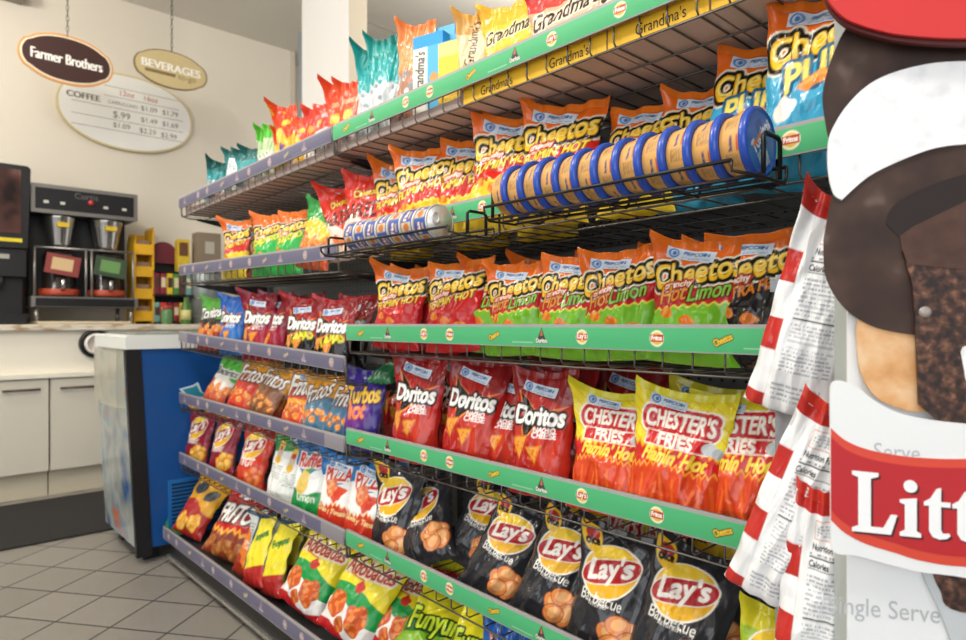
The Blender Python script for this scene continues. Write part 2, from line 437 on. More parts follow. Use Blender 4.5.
def lays(base, flav, top=None, chip='#e08a4a', chip2='#f3b577', low=None, ov=.69, rot=.42, sub='flavored', chipv=.36, chipx=.62):
    def f(c):
        c.rect(0, 1, 0, 1, base)
        if top: c.above(lambda x: .84 + 0 * x, top)
        if low: c.below(lambda x: .42 + .1 * x, low)
        c.ell(.45, ov, .37, .31, '#f4efe2', rot); c.ell(.45, ov, .345, .29, '#f2b81e', rot)
        c.put((((c.X - .45) ** 2 + (c.Y - ov * c.a) ** 2) < .09) & (c.Y - ov * c.a > .05), '#f8d23f')
        m = np.maximum(abs((c.X - .45) / .36), 0) ** 4 + ((c.Y - ov * c.a - .3 * (c.X - .45)) / .15) ** 2
        c.put(m < 1.0, '#f4efe2'); c.put(m < .84, '#b81f26')
        c.text("Lay's", .45, ov + .004, .54, '#fffaf2', rot=.3, shear=.25, tall=1.05, bold=.016)
        c.text(flav, .44, .475, .56, '#f2efe8', tall=1.15); c.text(sub, .42, .435, .24, '#e2dfd8', tall=1.1)
        if base == '#2c2c30': c.ell(.14, .9, .12, .17, '#efc02c', .3).ell(.14, .92, .08, .07, '#b8322e', .3); c.text('oice', .15, .875, .17, '#1a1a1c', rot=.2, tall=1.3, bold=.01)
        for i, (x, v, r, q) in enumerate(((chipx + .2, chipv - .06, .17, .5), (chipx + .02, chipv - .1, .16, -.4), (chipx + .1, chipv - .02, .15, .1), (chipx + .22, chipv - .14, .17, 1.0), (chipx + .06, chipv - .17, .16, .3))):
            c.ell(x, v, r, r * .72, '#8a3f1c', q); c.ell(x, v, r * .94, r * .66, chip, q); c.ell(x + .01, v + .01, r * .6, r * .4, chip2, q + .3)
    return f
def chesters(c):
    c.rect(0, 1, 0, 1, '#eddc2e')
    k = (c.X * .8 + c.Y) * 9 % 1
    c.put((k < .07), '#d9862a')
    c.zig(.595, .04, 14, '#f3a32c', 2); c.zig(.575, .04, 14, '#cf2420', 2)
    c.zig(.465, .04, 14, '#f2a432', 4); c.zig(.445, .04, 14, '#dd4a22', 4)
    for i in range(16): c.rect(.02 + i * .062, .05 + i * .062, -.02, .38 + .04 * math.sin(i * 2.1), '#e9692a' if i % 2 else '#c93c1c', .25 * math.sin(i))
    c.text("CHESTER'S", .5, .79, .72, '#fdf6ea', rot=-.03, tall=1.6, bold=.012, arch=.03, edge=((.058, '#fbf3e2'), (.04, '#c41f26')))
    c.rect(.16, .84, .585, .7, '#f6e9d8', -.03); c.rect(.175, .825, .595, .69, '#cf2226', -.03)
    c.text('FRIES', .5, .645, .36, '#fdf6ea', rot=-.03, tall=1.0, bold=.008)
    c.ell(.84, .63, .07, .06, '#c9ced2').ell(.92, .61, .05, .05, '#a9afb5')
    c.text("Flamin' Hot", .52, .525, .66, '#f7dd4a', rot=-.05, shear=.25, tall=1.3, bold=.008)
def fritos(base, low, txt, tc='#fbf7ee', band=None):
    def f(c):
        c.rect(0, 1, 0, 1, base)
        c.below(lambda x: .64 + .06 * np.sin(x * 4), low)
        if band: c.rect(0, 1, .46, .53, band)
        c.text(txt, .5, .75, .84, tc, rot=.12, shear=.25, tall=1.5, bold=.014, edge=((.03, '#5a1a16'),))
        for i in range(9): c.blob(.1 + .1 * i, .36 + .07 * math.sin(i * 2.2), .09, '#e58a34' if i % 2 else '#c65f26', i, '#f2b45e', .7)
    return f
def adob(c):
    c.rect(0, 1, 0, 1, '#f2de2b'); c.zig(1.02, .0, 1, '#f2de2b')
    c.above(lambda x: .9 + .03 * np.sin(x * 50), '#a5222a')
    c.rect(0, 1, .46, .7, '#f2de2b')
    c.below(lambda x: .47 + .06 * np.sin(x * 4), '#1f9a48'); c.below(lambda x: .3 + .06 * np.sin(x * 5), '#f4f1ec'); c.below(lambda x: .08 + .04 * np.sin(x * 7), '#c9242a')
    c.text('Adobadas', .5, .73, .84, '#c0362c', rot=.15, shear=.2, tall=1.5, bold=.01, edge=((.03, '#f6e9c8'),))
    c.blob(.5, .54, .08, '#c9302a', 3); c.rect(.2, .5, .6, .62, '#d98a2c')
    for x, v, r, s in ((.25, .3, .18, 2), (.68, .26, .19, 4), (.45, .14, .1, 6)): c.blob(x, v, r, '#cf5a26', s, '#e98a44')
def pizza(c):
    c.rect(0, 1, 0, 1, '#f3f1ee'); c.above(lambda x: .7 + .04 * np.sin(x * 9), '#2277bd')
    c.zig(.41, .05, 9, '#f0a23a', 2); c.zig(.39, .05, 9, '#cf3a26', 2)
    c.text('PIZZA', .5, .79, .64, '#d23328', rot=.12, tall=1.4, bold=.014, edge=((.03, '#fbf6ef'),))
    c.poly([(.2, .68), (.82, .62), (.55, .42)], '#d9502c'); c.blob(.4, .62, .15, '#e27a4a', 4, '#f0a878'); c.blob(.6, .54, .1, '#d9432c', 8)
    c.text('Queso y Tomate', .5, .33, .8, '#f9dd9a', rot=-.04, shear=.2, bold=.008)
def pear(c):
    c.rect(0, 1, 0, 1, '#f1f3f1'); c.above(lambda x: .66 + .05 * np.sin(x * 9 + 1), '#2277bd'); c.below(lambda x: .41 + .03 * np.sin(x * 9), '#1f9447')
    c.text('Ruffles', .5, .82, .68, '#d23338', rot=.1, shear=.2, tall=1.4, bold=.02, edge=((.03, '#fbf6ef'),))
    c.ell(.4, .5, .17, .19, '#e2c05e').ell(.42, .6, .11, .13, '#e8cb74').poly([(.4, .68), (.62, .75), (.5, .65)], '#5fae3a')
    c.text('Limon', .55, .35, .5, '#eaf5e4', bold=.012)
def greenwhite(c):
    c.rect(0, 1, 0, 1, '#f2f4f1'); c.above(lambda x: .66 + .14 * x, '#2f8a44')
    for x, v in ((.25, .68), (.62, .62)):
        c.rect(x - .07, x + .07, v - .08, v + .1, '#d8c0a4').ell(x, v + .11, .07, .08, '#e9c23a').ell(x, v - .1, .09, .07, '#e6b62f').ell(x, v + .06, .05, .05, '#c9432e')
    c.lines(.1, .45, .36, .54, 6, '#8f9a8c').lines(.5, .85, .3, .48, 6, '#8f9a8c')
def takis(txt, c1, c2, c3, tc='#fbfaf4', te='#202020'):
    def f(c):
        c.rect(0, 1, 0, 1, c1); c.below(lambda x: .68 + .08 * np.sin(x * 5), c2); c.below(lambda x: .45 + .1 * np.sin(x * 6 + 1), c3)
        if txt: c.text(txt, .5, .73, .86, tc, rot=.12, shear=.15, tall=1.6, bold=.016, edge=((.03, te),))
        for i in range(6): c.blob(.12 + .16 * i, .38 + .06 * math.sin(i * 2.7), .11, '#d97a34', i + 3, '#eda860')
    return f
def funyun(c):
    c.rect(0, 1, 0, 1, '#e6dc2a'); c.below(lambda x: .5 + .12 * np.sin(x * 4), '#7fae2c')
    c.poly([(.02, .62), (.98, .82), (.98, .6), (.02, .42)], '#2b6f32')
    c.text('Funyuns', .5, .63, .86, '#d7ee3c', rot=.22, tall=1.7, bold=.016, edge=((.03, '#143d1c'),))
    for x, v in ((.3, .22), (.7, .25), (.5, .1)):
        D = np.hypot(c.X - x, (c.Y - v * c.a) * 1.3); c.put((D < .2) & (D > .09), '#e9cf86'); c.put((D < .17) & (D > .13), '#f6e6b4')
def yellowblue(c):
    c.rect(0, 1, 0, 1, '#f0e035'); c.rect(0, .3, 0, 1, '#cfd4d0'); c.lines(.04, .26, .2, .9, 16, '#5f6a70'); c.rect(.3, .36, 0, 1, '#27475c')
    c.text('Funyuns', .68, .7, .5, '#2f7a34', rot=.3, tall=1.4, bold=.02); c.below(lambda x: .2 + .12 * x, '#b72e2a')
def cookie(c1, c2, txt, low='#c9ced0', tc='#ffffff', te=None, clear=True, vert=False):
    def f(c):
        c.rect(0, 1, 0, 1, c1); c.rect(.0, 1, .45, .8, c2)
        if txt: c.text(txt, .5, .68, .88 if not vert else .9 * c.a * .6, tc, rot=.06 if not vert else PI / 2 - .05, shear=.15, tall=1.5, bold=.012, edge=((.02, te),) if te else ())
        if clear:
            c.below(lambda x: .55 + .02 * np.sin(x * 20), low)
            for i in range(9): c.blob(.1 + .1 * i, .4 + .12 * math.sin(i * 2.5), .08, '#8f979b' if i % 2 else '#eceff0', i)
    return f
def discs(c):
    c.rect(0, 1, 0, 1, '#e8532a'); c.below(lambda x: .33 + .05 * np.sin(x * 12), '#ded3cf')
    c.ell(.5, .52, .2, .2, '#f6b52c').ell(.5, .52, .12, .12, '#fbd868'); c.rect(.2, .8, .7, .78, '#f7a07a'); c.lines(.15, .85, .08, .28, 5, '#b89a94')
def goldred(c):
    c.rect(0, 1, 0, 1, '#e2451f'); c.below(lambda x: .62 + .1 * np.sin(x * 7), '#f1b92b'); c.below(lambda x: .2 + .05 * np.sin(x * 9), '#cdbf9a')
    c.ell(.5, .78, .2, .14, '#f6cf4a'); c.blob(.4, .4, .16, '#7b4a8a', 3).blob(.65, .3, .12, '#f7e28a', 4)
def hangback(c):
    c.rect(0, 1, 0, 1, '#f1f2f3')
    for v0, v1 in ((.6, .75), (.28, .43), (.0, .07)): c.rect(0, .24, v0, v1, '#c2302a')
    c.rect(0, 1, .93, 1, '#c2302a')
    c.rect(.24, .245, .05, .93, '#c9ccd2')
    c.rect(.4, .92, .8, .9, '#e3a9a2').rect(.41, .91, .805, .895, '#f1f2f3').lines(.44, .88, .82, .885, 4, '#a3a6ae')
    c.text('Nutrition Facts', .62, .765, .46, '#2c2c30', tall=1.4, bold=.004)
    c.rect(.36, .9, .712, .72, '#232326'); c.lines(.36, .9, .725, .745, 1, '#8a8c92')
    c.text('Calories', .5, .685, .27, '#2c2c30', tall=1.3, bold=.004); c.rect(.36, .9, .658, .663, '#4a4a50')
    c.lines(.36, .9, .46, .645, 9, '#a0a4ac', .4, 4, .3); c.rect(.36, .9, .44, .448, '#2a2a2e')
    c.lines(.36, .9, .36, .43, 4, '#a0a4ac', .4, 6, .3); c.rect(.36, .9, .34, .344, '#4a4a50')
    c.lines(.34, .92, .2, .325, 7, '#a0a4ac', .4, 9, .3); c.lines(.3, .86, .06, .15, 4, '#a0a4ac', .4, 11, .3)
def redsnack(c):
    c.rect(0, 1, 0, 1, '#c4201f'); c.rect(.3, .5, .75, .84, '#dfe3ea'); c.zig(.34, .06, 8, '#f2a634', 2); c.zig(.29, .06, 8, '#8a3a22', 2)
    c.text('FRITOS', .5, .55, .86, '#fbf7f0', rot=.12, shear=.2, tall=1.6, bold=.02, edge=((.03, '#3a1412'),))
    for i in range(8): c.blob(.1 + .12 * i, .12 + .06 * math.sin(i * 2.2), .09, '#a8602c', i, '#c98a4a')
def goldsnack(c):
    c.rect(0, 1, 0, 1, '#e2a422'); c.ell(.3, .8, .2, .16, '#4a5054', .5).ell(.72, .72, .2, .13, '#4a5054', .5)
    c.below(lambda x: .5 + .1 * np.sin(x * 5), '#b0302a'); c.blob(.3, .2, .2, '#e9a52f', 3, '#f3c662').blob(.7, .24, .18, '#e9a52f', 4, '#f3c662')
def plain(c1, c2, c3=None):
    def f(c):
        c.rect(0, 1, 0, 1, c1); c.below(lambda x: .6 + .1 * np.sin(x * 6), c2)
        if c3: c.below(lambda x: .25 + .08 * np.sin(x * 8), c3)
        c.lines(.2, .8, .44, .56, 3, '#f3efe6')
    return f
CP = (-.2, .925, .085, .022, -.1)
B = {}
hot = cheetos('#cf2022', "FLAMIN' HOT")
B['hot'] = Bag('hot', .165, .205, .07, hot, '#7a7f88', '#e87822', CP, 84, 110)
B['hotY'] = Bag('hotY', .152, .205, .07, cheetos('#cf2a22', "FLAMIN' HOT", base='#eccb2e', basev=.35), '#8a8f96', '#e87822', CP, 72, 96)
B['limon'] = Bag('limon', .165, .205, .07, cheetos('#c81f28', 'Hot Limon', '#e8a84a', '#7cc22e', .405, .655), '#7a7f88', '#e4701e', CP, 96, 128, seeds=(1, 2, 3, 4))
B['xxtra'] = Bag('xxtra', .165, .205, .07, cheetos('#1c1a1c', "XXTRA Flamin'", '#ef8a2a', dark=True), '#3a3a40', '#e4701e', CP, 90, 120, seeds=(3, 2))
B['puffs'] = Bag('puffs', .17, .235, .075, cheetos('#3aa6cf', puffs=True, edgev=.66, tv=.775), '#5aa6c2', '#e87822', CP, 84, 112, seeds=(5, 2, 3))
B['jal'] = Bag('jal', .15, .205, .065, cheetos('#35b44e', 'Jalapeno', '#d9ef4a'), '#4a9a58', '#e87822', None, 56, 76)
B['baked'] = Bag('baked', .15, .215, .065, lambda c: (c.rect(0, 1, 0, 1, '#d8301f'), c.below(lambda x: .42 + .08 * np.sin(x * 5), '#f1ddcc'),
      c.text('Cheetos', .5, .8, .5, '#f5c32c', rot=.15, tall=1.3, bold=.012, edge=((.025, '#7a1a12'),)), c.text('BAKED', .5, .56, .85, '#5f1a14', rot=.1, tall=1.4, bold=.018),
      [c.blob(.12 + .15 * i, .2 + .1 * math.sin(i * 2.3), .09, '#e56a2c', i, '#f09a5a') for i in range(6)]), '#b8b0a8', '#d8301f', None, 56, 76)
B['dor'] = Bag('dor', .155, .255, .075, doritos('#b3201c', '#8e1c1d', 'NACHO CHEESE'), '#8e1a1c', '#8e1c1d', (-.1, .88, .085, .024, -.22), 92, 132, seeds=(1, 2, 3, 4))
B['dorB'] = Bag('dorB', .16, .225, .065, doritos('#2263b4', '#1f5cae', 'COOL RANCH', glow='#4a8ad2'), '#2a62a8', '#1f5cae', None, 52, 70, seeds=(2,))
B['dorM'] = Bag('dorM', .16, .225, .065, doritos('#8f1830', '#84142a', 'SPICY SWEET', glow='#b83048'), '#7a1428', '#84142a', (-.1, .88, .08, .022, -.1), 52, 70)
B['dorF'] = Bag('dorF', .16, .225, .065, doritos('#a8201f', '#8e1a1e', '', glow='#c83a2c', black_low=True), '#5a1418', '#a81c20', (-.1, .86, .08, .022, .1), 52, 70)
B['chest'] = Bag('chest', .18, .235, .075, chesters, '#d9c92a', '#d9cf2e', (-.3, .945, .07, .02, -.1), 104, 128, seeds=(1, 4, 3))
B['bbq'] = Bag('bbq', .165, .24, .07, lays('#2c2c30', 'Barbecue'), '#4a5a70', '#2a2a2d', None, 92, 132, seeds=(1, 2, 3, 4))
B['layM'] = Bag('layM', .16, .235, .065, lays('#8f1a30', 'Sweet', chip='#e2a02c', chip2='#f0c05a'), '#9a9aa0', '#d9952c', None, 52, 74, seeds=(2, 3))
B['layR'] = Bag('layR', .16, .235, .065, lays('#cf3a22', 'Hot', top='#b8302a', chip='#e0602c', chip2='#f08a50'), '#a83020', '#b8302a', None, 52, 74, seeds=(2,))
B['layL'] = Bag('layL', .165, .24, .07, lays('#a7c832', 'Limon', top='#e5d92c', chip='#e9cf5a', chip2='#f6e69a'), '#b8c840', '#e5d92c', None, 72, 96, seeds=(2, 3))
B['gw'] = Bag('gw', .165, .235, .065, greenwhite, '#dfe3dd', '#2f8a44', (.2, .9, .08, .024, -.2), 56, 76, seeds=(2,))
B['pear'] = Bag('pear', .165, .235, .065, pear, '#dfe3e6', '#2277bd', None, 56, 76, seeds=(3,))
B['pizza'] = Bag('pizza', .165, .235, .065, pizza, '#dfe3e6', '#2277bd', (-.1, .9, .085, .026, -.15), 64, 90, seeds=(2, 3))
B['friR'] = Bag('friR', .16, .22, .06, fritos('#e9a02c', '#cf3a24', 'Fritos'), '#b8702c', '#e9a02c', None, 52, 70, seeds=(2,))
B['friB'] = Bag('friB', .16, .22, .06, fritos('#e2a034', '#8a5a3c', 'Fritos'), '#8a5a3c', '#e2a034', None, 48, 64, seeds=(3,))
B['friF'] = Bag('friF', .17, .22, .065, fritos('#ec9f28', '#cf4222', 'Fritos', band='#efa232'), '#b8702c', '#ec9f28', (0, .88, .08, .024, 0), 60, 80, seeds=(1,))
B['steel'] = Bag('steel', .16, .21, .06, fritos('#e9a534', '#4a7692', 'Fritos'), '#7a92a2', '#e9a534', None, 48, 64, seeds=(2, 3))
B['purp'] = Bag('purp', .14, .21, .06, lambda c: (c.rect(0, 1, 0, 1, '#3b2a80'), c.put(np.clip(1 - np.hypot((c.X - .4) / .5, (c.V - .45) / .3), 0, 1), '#8a2f8f'),
      c.text('Turbos', .5, .7, .85, '#f2c33a', rot=.1, tall=1.6, bold=.02, edge=((.03, '#2a1a5a'),)), c.text('hot', .45, .5, .5, '#ef8a3a', rot=.1, tall=1.3, bold=.02)), '#cfd0e2', '#2c2470', None, 52, 70, seeds=(2,))
B['adob'] = Bag('adob', .185, .255, .075, adob, '#d9d4cc', '#a5222a', None, 84, 116, seeds=(2, 3))
B['fun'] = Bag('fun', .18, .24, .07, funyun, '#a8b83a', '#c9cf2c', None, 80, 108, seeds=(1, 2, 3))
B['yb'] = Bag('yb', .15, .225, .06, yellowblue, '#e6da34', '#27475c', None, 56, 80, seeds=(2, 3))
B['red'] = Bag('red', .18, .235, .07, redsnack, '#a81c1c', '#c4201f', None, 64, 84, seeds=(2,))
B['gold'] = Bag('gold', .17, .235, .07, goldsnack, '#c98f2a', '#e2a422', None, 56, 76, seeds=(3,))
B['orng'] = Bag('orng', .15, .225, .06, plain('#e58a24', '#e27a22', '#a83a24'), '#c97424', '#e58a24', None, 40, 56, seeds=(3,))
B['tostg'] = Bag('tostg', .15, .21, .06, takis('Rancheritos', '#4fae3c', '#e9e4da', '#c8593a', '#1a1a1a', '#f3f3ee'), '#b8543a', '#4fae3c', None, 48, 66, seeds=(2,))
B['blk'] = Bag('blk', .15, .205, .06, takis('Doritos', '#57a83a', '#1f2420', '#a83a26'), '#2a302a', '#57a83a', None, 44, 60, seeds=(2,))
B['multi'] = Bag('multi', .15, .205, .06, takis('', '#2f9a3c', '#e0c23a', '#cf5a2c'), '#3f8a44', '#2f9a3c', None, 44, 60, seeds=(2, 3))
B['grnbag'] = Bag('grnbag', .15, .2, .06, plain('#1f7a44', '#16603a', '#16603a'), '#16603a', '#1f7a44', None, 40, 56, seeds=(2,))
B['teal'] = Bag('teal', .078, .26, .05, cookie('#1f9a94', '#2aa7a6', '', low='#cfd6d6'), '#2aa7a6', '#148078', None, 44, 96, seeds=(1, 2, 3))
B['dteal'] = Bag('dteal', .1, .155, .045, cookie('#2a6f6c', '#3f9a9c', '', '#9fb4b4'), '#2a6a66', '#1d5450', None, 36, 50, seeds=(1, 2))
B['ltnut'] = Bag('ltnut', .085, .17, .045, lambda c: (c.rect(0, 1, 0, 1, '#2f7a78'), c.rect(.2, .95, .1, .9, '#eef2f0'), c.lines(.26, .9, .15, .85, 12, '#7a8a88')), '#2f6a66', '#2a5a56', None, 36, 50, seeds=(2,))
B['disc'] = Bag('disc', .08, .185, .045, discs, '#e8532a', '#e0441f', None, 44, 72, seeds=(1, 2, 3))
B['redpk'] = Bag('redpk', .11, .18, .045, lambda c: (c.rect(0, 1, 0, 1, '#dd3a26'), c.rect(.35, .8, .78, .86, '#e6b6b0'), c.below(lambda x: .5 + .1 * x, '#e2dcd8'), c.blob(.3, .68, .12, '#f0a02c', 2)), '#c93a2c', '#e0402a', None, 40, 60, seeds=(2, 3))
B['gr'] = Bag('gr', .075, .2, .04, goldred, '#d9a52c', '#d9451f', None, 36, 60, seeds=(1, 2, 3))
B['grn'] = Bag('grn', .055, .19, .035, cookie('#5fc03c', '#b8cfa0', '', '#d9dccb'), '#8fbf6a', '#4fae2c', None, 32, 60, seeds=(2, 3))
B['ogm'] = Bag('ogm', .11, .28, .05, cookie('#ea8644', '#ef9a5c', '', '#b8846a'), '#d9a58a', '#e8762c', None, 44, 90, seeds=(2, 3))
B['gmT'] = Bag('gmT', .085, .2, .04, cookie('#d9a860', '#ead2a8', "Grandma's", clear=False, tc='#3a241a', vert=True), '#d9b880', '#e0a44a', None, 64, 120, seeds=(2,))
B['gmY'] = Bag('gmY', .16, .2, .045, cookie('#f2b52c', '#f4c544', "Grandma's", clear=False, tc='#3a2410', te='#f8e9b8'), '#e9b23a', '#f2b52c', None, 100, 110, seeds=(2, 3))
B['gmP'] = Bag('gmP', .19, .18, .045, cookie('#d9413a', '#d9b490', "Grandma's", clear=False, tc='#2a1810', te='#f3e2c8'), '#d9b490', '#d9413a', None, 110, 90, seeds=(2, 3))
B['hang'] = Bag('hang', .1, .255, .04, hangback, '#d8d8d8', '#d23a2c', None, 110, 170, seeds=(2, 3, 6), full=.3, crumple=.8, taper=.38)
# ------------------------------------------------------------------ shelving
XF, XB, XD = .88, 1.26, .82          # shelf fronts, back panel, front of the base deck
YJ, YN, YE = 1.475, .24, 2.765       # bay joint, near end, far end
G = empty('shelving_gondola', (1.1, YJ, 0), label='long grey metal shelving gondola with pegboard back holding the snack bags', cat='shelving')
def GL(o): o.location = Vector(o.location) - Vector(G.location); return o
peg = bpy.data.materials.new('pegboard'); peg.use_nodes = True
nt = peg.node_tree; pb = nt.nodes['Principled BSDF']; geo = nt.nodes.new('ShaderNodeNewGeometry'); sep = nt.nodes.new('ShaderNodeSeparateXYZ')
nt.links.new(geo.outputs['Position'], sep.inputs[0])
def mth(nt, op, a, b=None):
    n = nt.nodes.new('ShaderNodeMath'); n.operation = op
    for i, q in enumerate((a, b)):
        if q is None: continue
        if isinstance(q, (int, float)): n.inputs[i].default_value = q
        else: nt.links.new(q, n.inputs[i])
    return n.outputs[0]
def cell(nt, s, step):
    f = mth(nt, 'FRACT', mth(nt, 'MULTIPLY', s, 1 / step)); return mth(nt, 'ABSOLUTE', mth(nt, 'SUBTRACT', f, .5))
hy = cell(nt, sep.outputs[1], .0254); hz = cell(nt, sep.outputs[2], .0254)
rr = mth(nt, 'SQRT', mth(nt, 'ADD', mth(nt, 'POWER', hy, 2), mth(nt, 'POWER', hz, 2))); hole = mth(nt, 'LESS_THAN', rr, .13)
mx = nt.nodes.new('ShaderNodeMix'); mx.data_type = 'RGBA'; mx.inputs[6].default_value = (*lin('#676b6b'), 1); mx.inputs[7].default_value = (.01, .01, .01, 1)
nt.links.new(hole, mx.inputs[0]); nt.links.new(mx.outputs[2], pb.inputs['Base Color']); pb.inputs['Roughness'].default_value = .55
WIRE = mat('chrome_wire', '#6a6660', .35, .7)
DARKM = mat('dark_metal', '#3c3d3f', .45, .5)
BLACK = mat('black_plastic', '#17171a', .4)
BWIRE = mat('black_wire', '#131315', .35, .2)
TRIM = mat('bright_trim', '#c9c7c2', .25, .8)
GREYM = mat('grey_enamel', '#6f7276', .4, .2)
def gpart(mb, name, m): return GL(mb.build(name, m, G))
gpart(MB().box(XB, XB + .02, YN, YJ, .1, 1.52), 'back_panel', peg)
gpart(MB().box(XB, XB + .02, YJ, YE, .1, 1.52), 'back_panel', peg)
for y in (YN + .012, YJ, YE - .012):
    mb = MB().box(XB - .018, XB, y - .012, y + .012, .0, 1.53)
    for k in range(44): mb.box(XB - .0185, XB - .0165, y - .003, y + .003, .16 + k * .03, .18 + k * .03)
    gpart(mb, 'upright', GREYM)
gpart(MB().box(XD + .018, XB, YN, YE, .03, .106).box(XD + .06, XB, YN, YE, .003, .03), 'base_deck', BLACK)
gpart(MB().box(XD + .008, XD + .018, YN, YE, .03, .042), 'kick_trim', TRIM)
# price strips with little printed badges
def strip_mesh(key, L, Hs, base, grey0, grey1, sp, seed, faded=False):
    nx, ny = int(L / .0013), 34
    c = Ink(Hs / L, nx, ny, '#8e8a90'); c.rect(grey0 / L, 1 - grey1 / L, .06, .94, base); c.rect(0, 1, .86, 1, '#a19d9c'); c.rect(0, 1, 0, .05, '#9c9a98')
    x = .07; i = seed
    while x < L - .04:
        u = x / L; k = i % 4; r = .0125 / L
        if grey0 < x < L - grey1:
            if k in (2, 3):
                c.ell(u, .48, r, r, '#efe6c8' if not faded else '#b3a6a0'); c.ell(u, .48, r * .82, r * .72, '#e9bd4a' if not faded else '#b8a08e')
                c.rect(u - r * .9, u + r * .9, .36, .62, '#b8322e' if not faded else '#a58f9a'); c.text("Lay's" if k == 2 else 'Fritos', u, .5, r * 1.45, '#fbf3e6' if not faded else '#c9bdb6', bold=.0006, tall=1.25)
            elif k == 0: c.text('Cheetos', u, .48, r * 2.3, '#f0c63c' if not faded else '#c9b98f', rot=.4, bold=.0006, tall=1.6, edge=((.0011, '#4a3414' if not faded else '#8a7a80'),))
            else:
                c.poly([(u, .86), (u + r * .8, .34), (u - r * .8, .34)], '#41403c' if not faded else '#a08f98'); c.poly([(u, .8), (u + r * .25, .5), (u - r * .25, .5)], '#c9704a' if not faded else '#a27a72'); c.text('Doritos', u, .3, r * 2.1, '#eceade' if not faded else '#bdb3bb', bold=.0005, tall=1.3, edge=((.0008, '#2b2b28' if not faded else '#7f7388'),))
                c.rect(u - .075 / L, u - .022 / L, .2, .23, '#b9dcc0' if not faded else '#8a86a8')
        x += sp * (1 + .25 * math.sin(i * 2.3)); i += 1
    u, v = np.meshgrid(np.linspace(0, 1, nx), np.linspace(0, 1, ny)); d = .006
    bow = .0016 * np.sin(v * PI)
    A = np.stack([-bow, -u * L, v * Hs], -1).reshape(-1, 3); bx = 2
    u2, v2 = np.meshgrid(np.linspace(0, 1, bx), np.linspace(0, 1, ny)); Bk = np.stack([0 * u2 + d, -u2 * L, v2 * Hs], -1).reshape(-1, 3)
    n0 = len(A); F = [grid_faces(nx, ny), grid_faces(bx, ny, n0, True)]
    t0, t1, b0, b1 = (ny - 1) * nx, ny * nx - 1, 0, nx - 1; kt0, kt1, kb0, kb1 = n0 + (ny - 1) * bx, n0 + ny * bx - 1, n0, n0 + 1
    F.append(np.array([[t0, t1, kt1, kt0], [b0, kb0, kb1, b1], [b0, t0, kt0, kb0], [b1, kb1, kt1, t1]]))
    cols = np.concatenate([c.out().reshape(-1, 4), np.tile([*lin('#8e8a90'), 1], (len(Bk), 1))])
    me = raw_mesh(key, np.concatenate([A, Bk]), np.concatenate(F), cols, PAPER)
    return me
SHELF = {}
GREEN, PURP = '#4fb277', '#69677f'
def wire_shelf(key, y_far, y_near, z_far, z_near, base, where, seed, xf=XF, grey=(.0, .0), hs=.042, drop=.03, deck=False):
    L = y_far - y_near; tilt = math.atan2(z_far - z_near, L)
    colour = 'green' if base == GREEN else 'purple'
    r = empty('wire_shelf' if not deck else 'deck_shelf', (xf, y_far, z_far), (tilt, 0, 0), f'wire shelf with {colour} price strip, {where}', 'shelf', 'wire shelves of the gondola')
    sm = strip_mesh('price_strip', L - .006, hs, base, grey[0], grey[1], .118 if base == GREEN else .125, seed, base != GREEN)
    o = link('price_strip', sm, r); o.location = (-.006, -.003, -hs); o['label'] = f'{colour} price strip with small printed badges'
    D = XB - xf - .02; zf = -hs - drop; mb = MB(); n = int(L / .05)
    if not deck:
        for i in range(n + 1):
            y = -.006 - i * (L - .012) / n
            mb.tube([(.004, y, -hs + .01), (.003, y, zf + .006), (.009, y, zf), (D, y, zf)], .0016, 6)
        for x in (.006, .1, .2, .29, D - .01): mb.tube([(x, -.003, zf - .0035), (x, -L + .003, zf - .0035)], .002, 6)
        mb.tube([(.004, -.003, -hs + .006), (.004, -L + .003, -hs + .006)], .003, 6)
        for y in (-.004, -L + .004): mb.tube([(.0, y, -.004), (.004, y, zf), (.03, y, zf - .008), (D, y, zf - .004)], .003, 6)
        mb.build('wire_grid', WIRE, r)
        for y in (-.012, -L + .012):
            MB().prism([(.06, zf - .006), (D, zf - .006), (D, zf - .06), (D - .03, zf - .06), (.06, zf - .014)], y - .0025, y + .0025).build('bracket', DARKM, r)
    else:
        MB().box(.004, XB - xf - .02, -L + .003, -.003, zf - .004, zf).build('deck_plate', DARKM, r)
    SHELF[key] = (xf, y_far, z_far, tilt, zf)
    return r
def zfloor(key, Y):
    xf, yf, zf_, tilt, d = SHELF[key]
    return zf_ - (yf - Y) * math.tan(tilt) + d + .0025
wire_shelf('S1', 1.54, YN, 1.492, 1.498, GREEN, 'top of the near bay', 0)
wire_shelf('S2', YJ - .01, YN, 1.212, 1.232, GREEN, 'second from top in the near bay', 2)
wire_shelf('S3', YJ - .003, YN, .965, .967, GREEN, 'third from top in the near bay', 0)
wire_shelf('S4', YJ - .003, YN, .699, .694, GREEN, 'fourth from top in the near bay', 0)
wire_shelf('S5', YJ - .003, YN, .437, .420, GREEN, 'fifth from top in the near bay', 0)
wire_shelf('P1', YE, 1.545, 1.470, 1.492, PURP, 'top of the far bay', 1)
wire_shelf('P2', YE, YJ + .045, 1.200, 1.178, PURP, 'second from top in the far bay', 2)
wire_shelf('P3', YE, YJ + .003, .934, .882, PURP, 'third from top in the far bay', 1, grey=(.1, .0))
wire_shelf('P4', YE, YJ + .003, .688, .674, PURP, 'fourth from top in the far bay', 1, grey=(0, .1))
wire_shelf('P5', YE, YJ + .003, .446, .432, PURP, 'fifth from top in the far bay', 1, grey=(0, .12))
wire_shelf('P6', YE, YN, .160, .160, '#6f6c82', 'on the base deck of both bays', 2, xf=XD, deck=True, hs=.05, drop=.0, grey=(.02, .3))
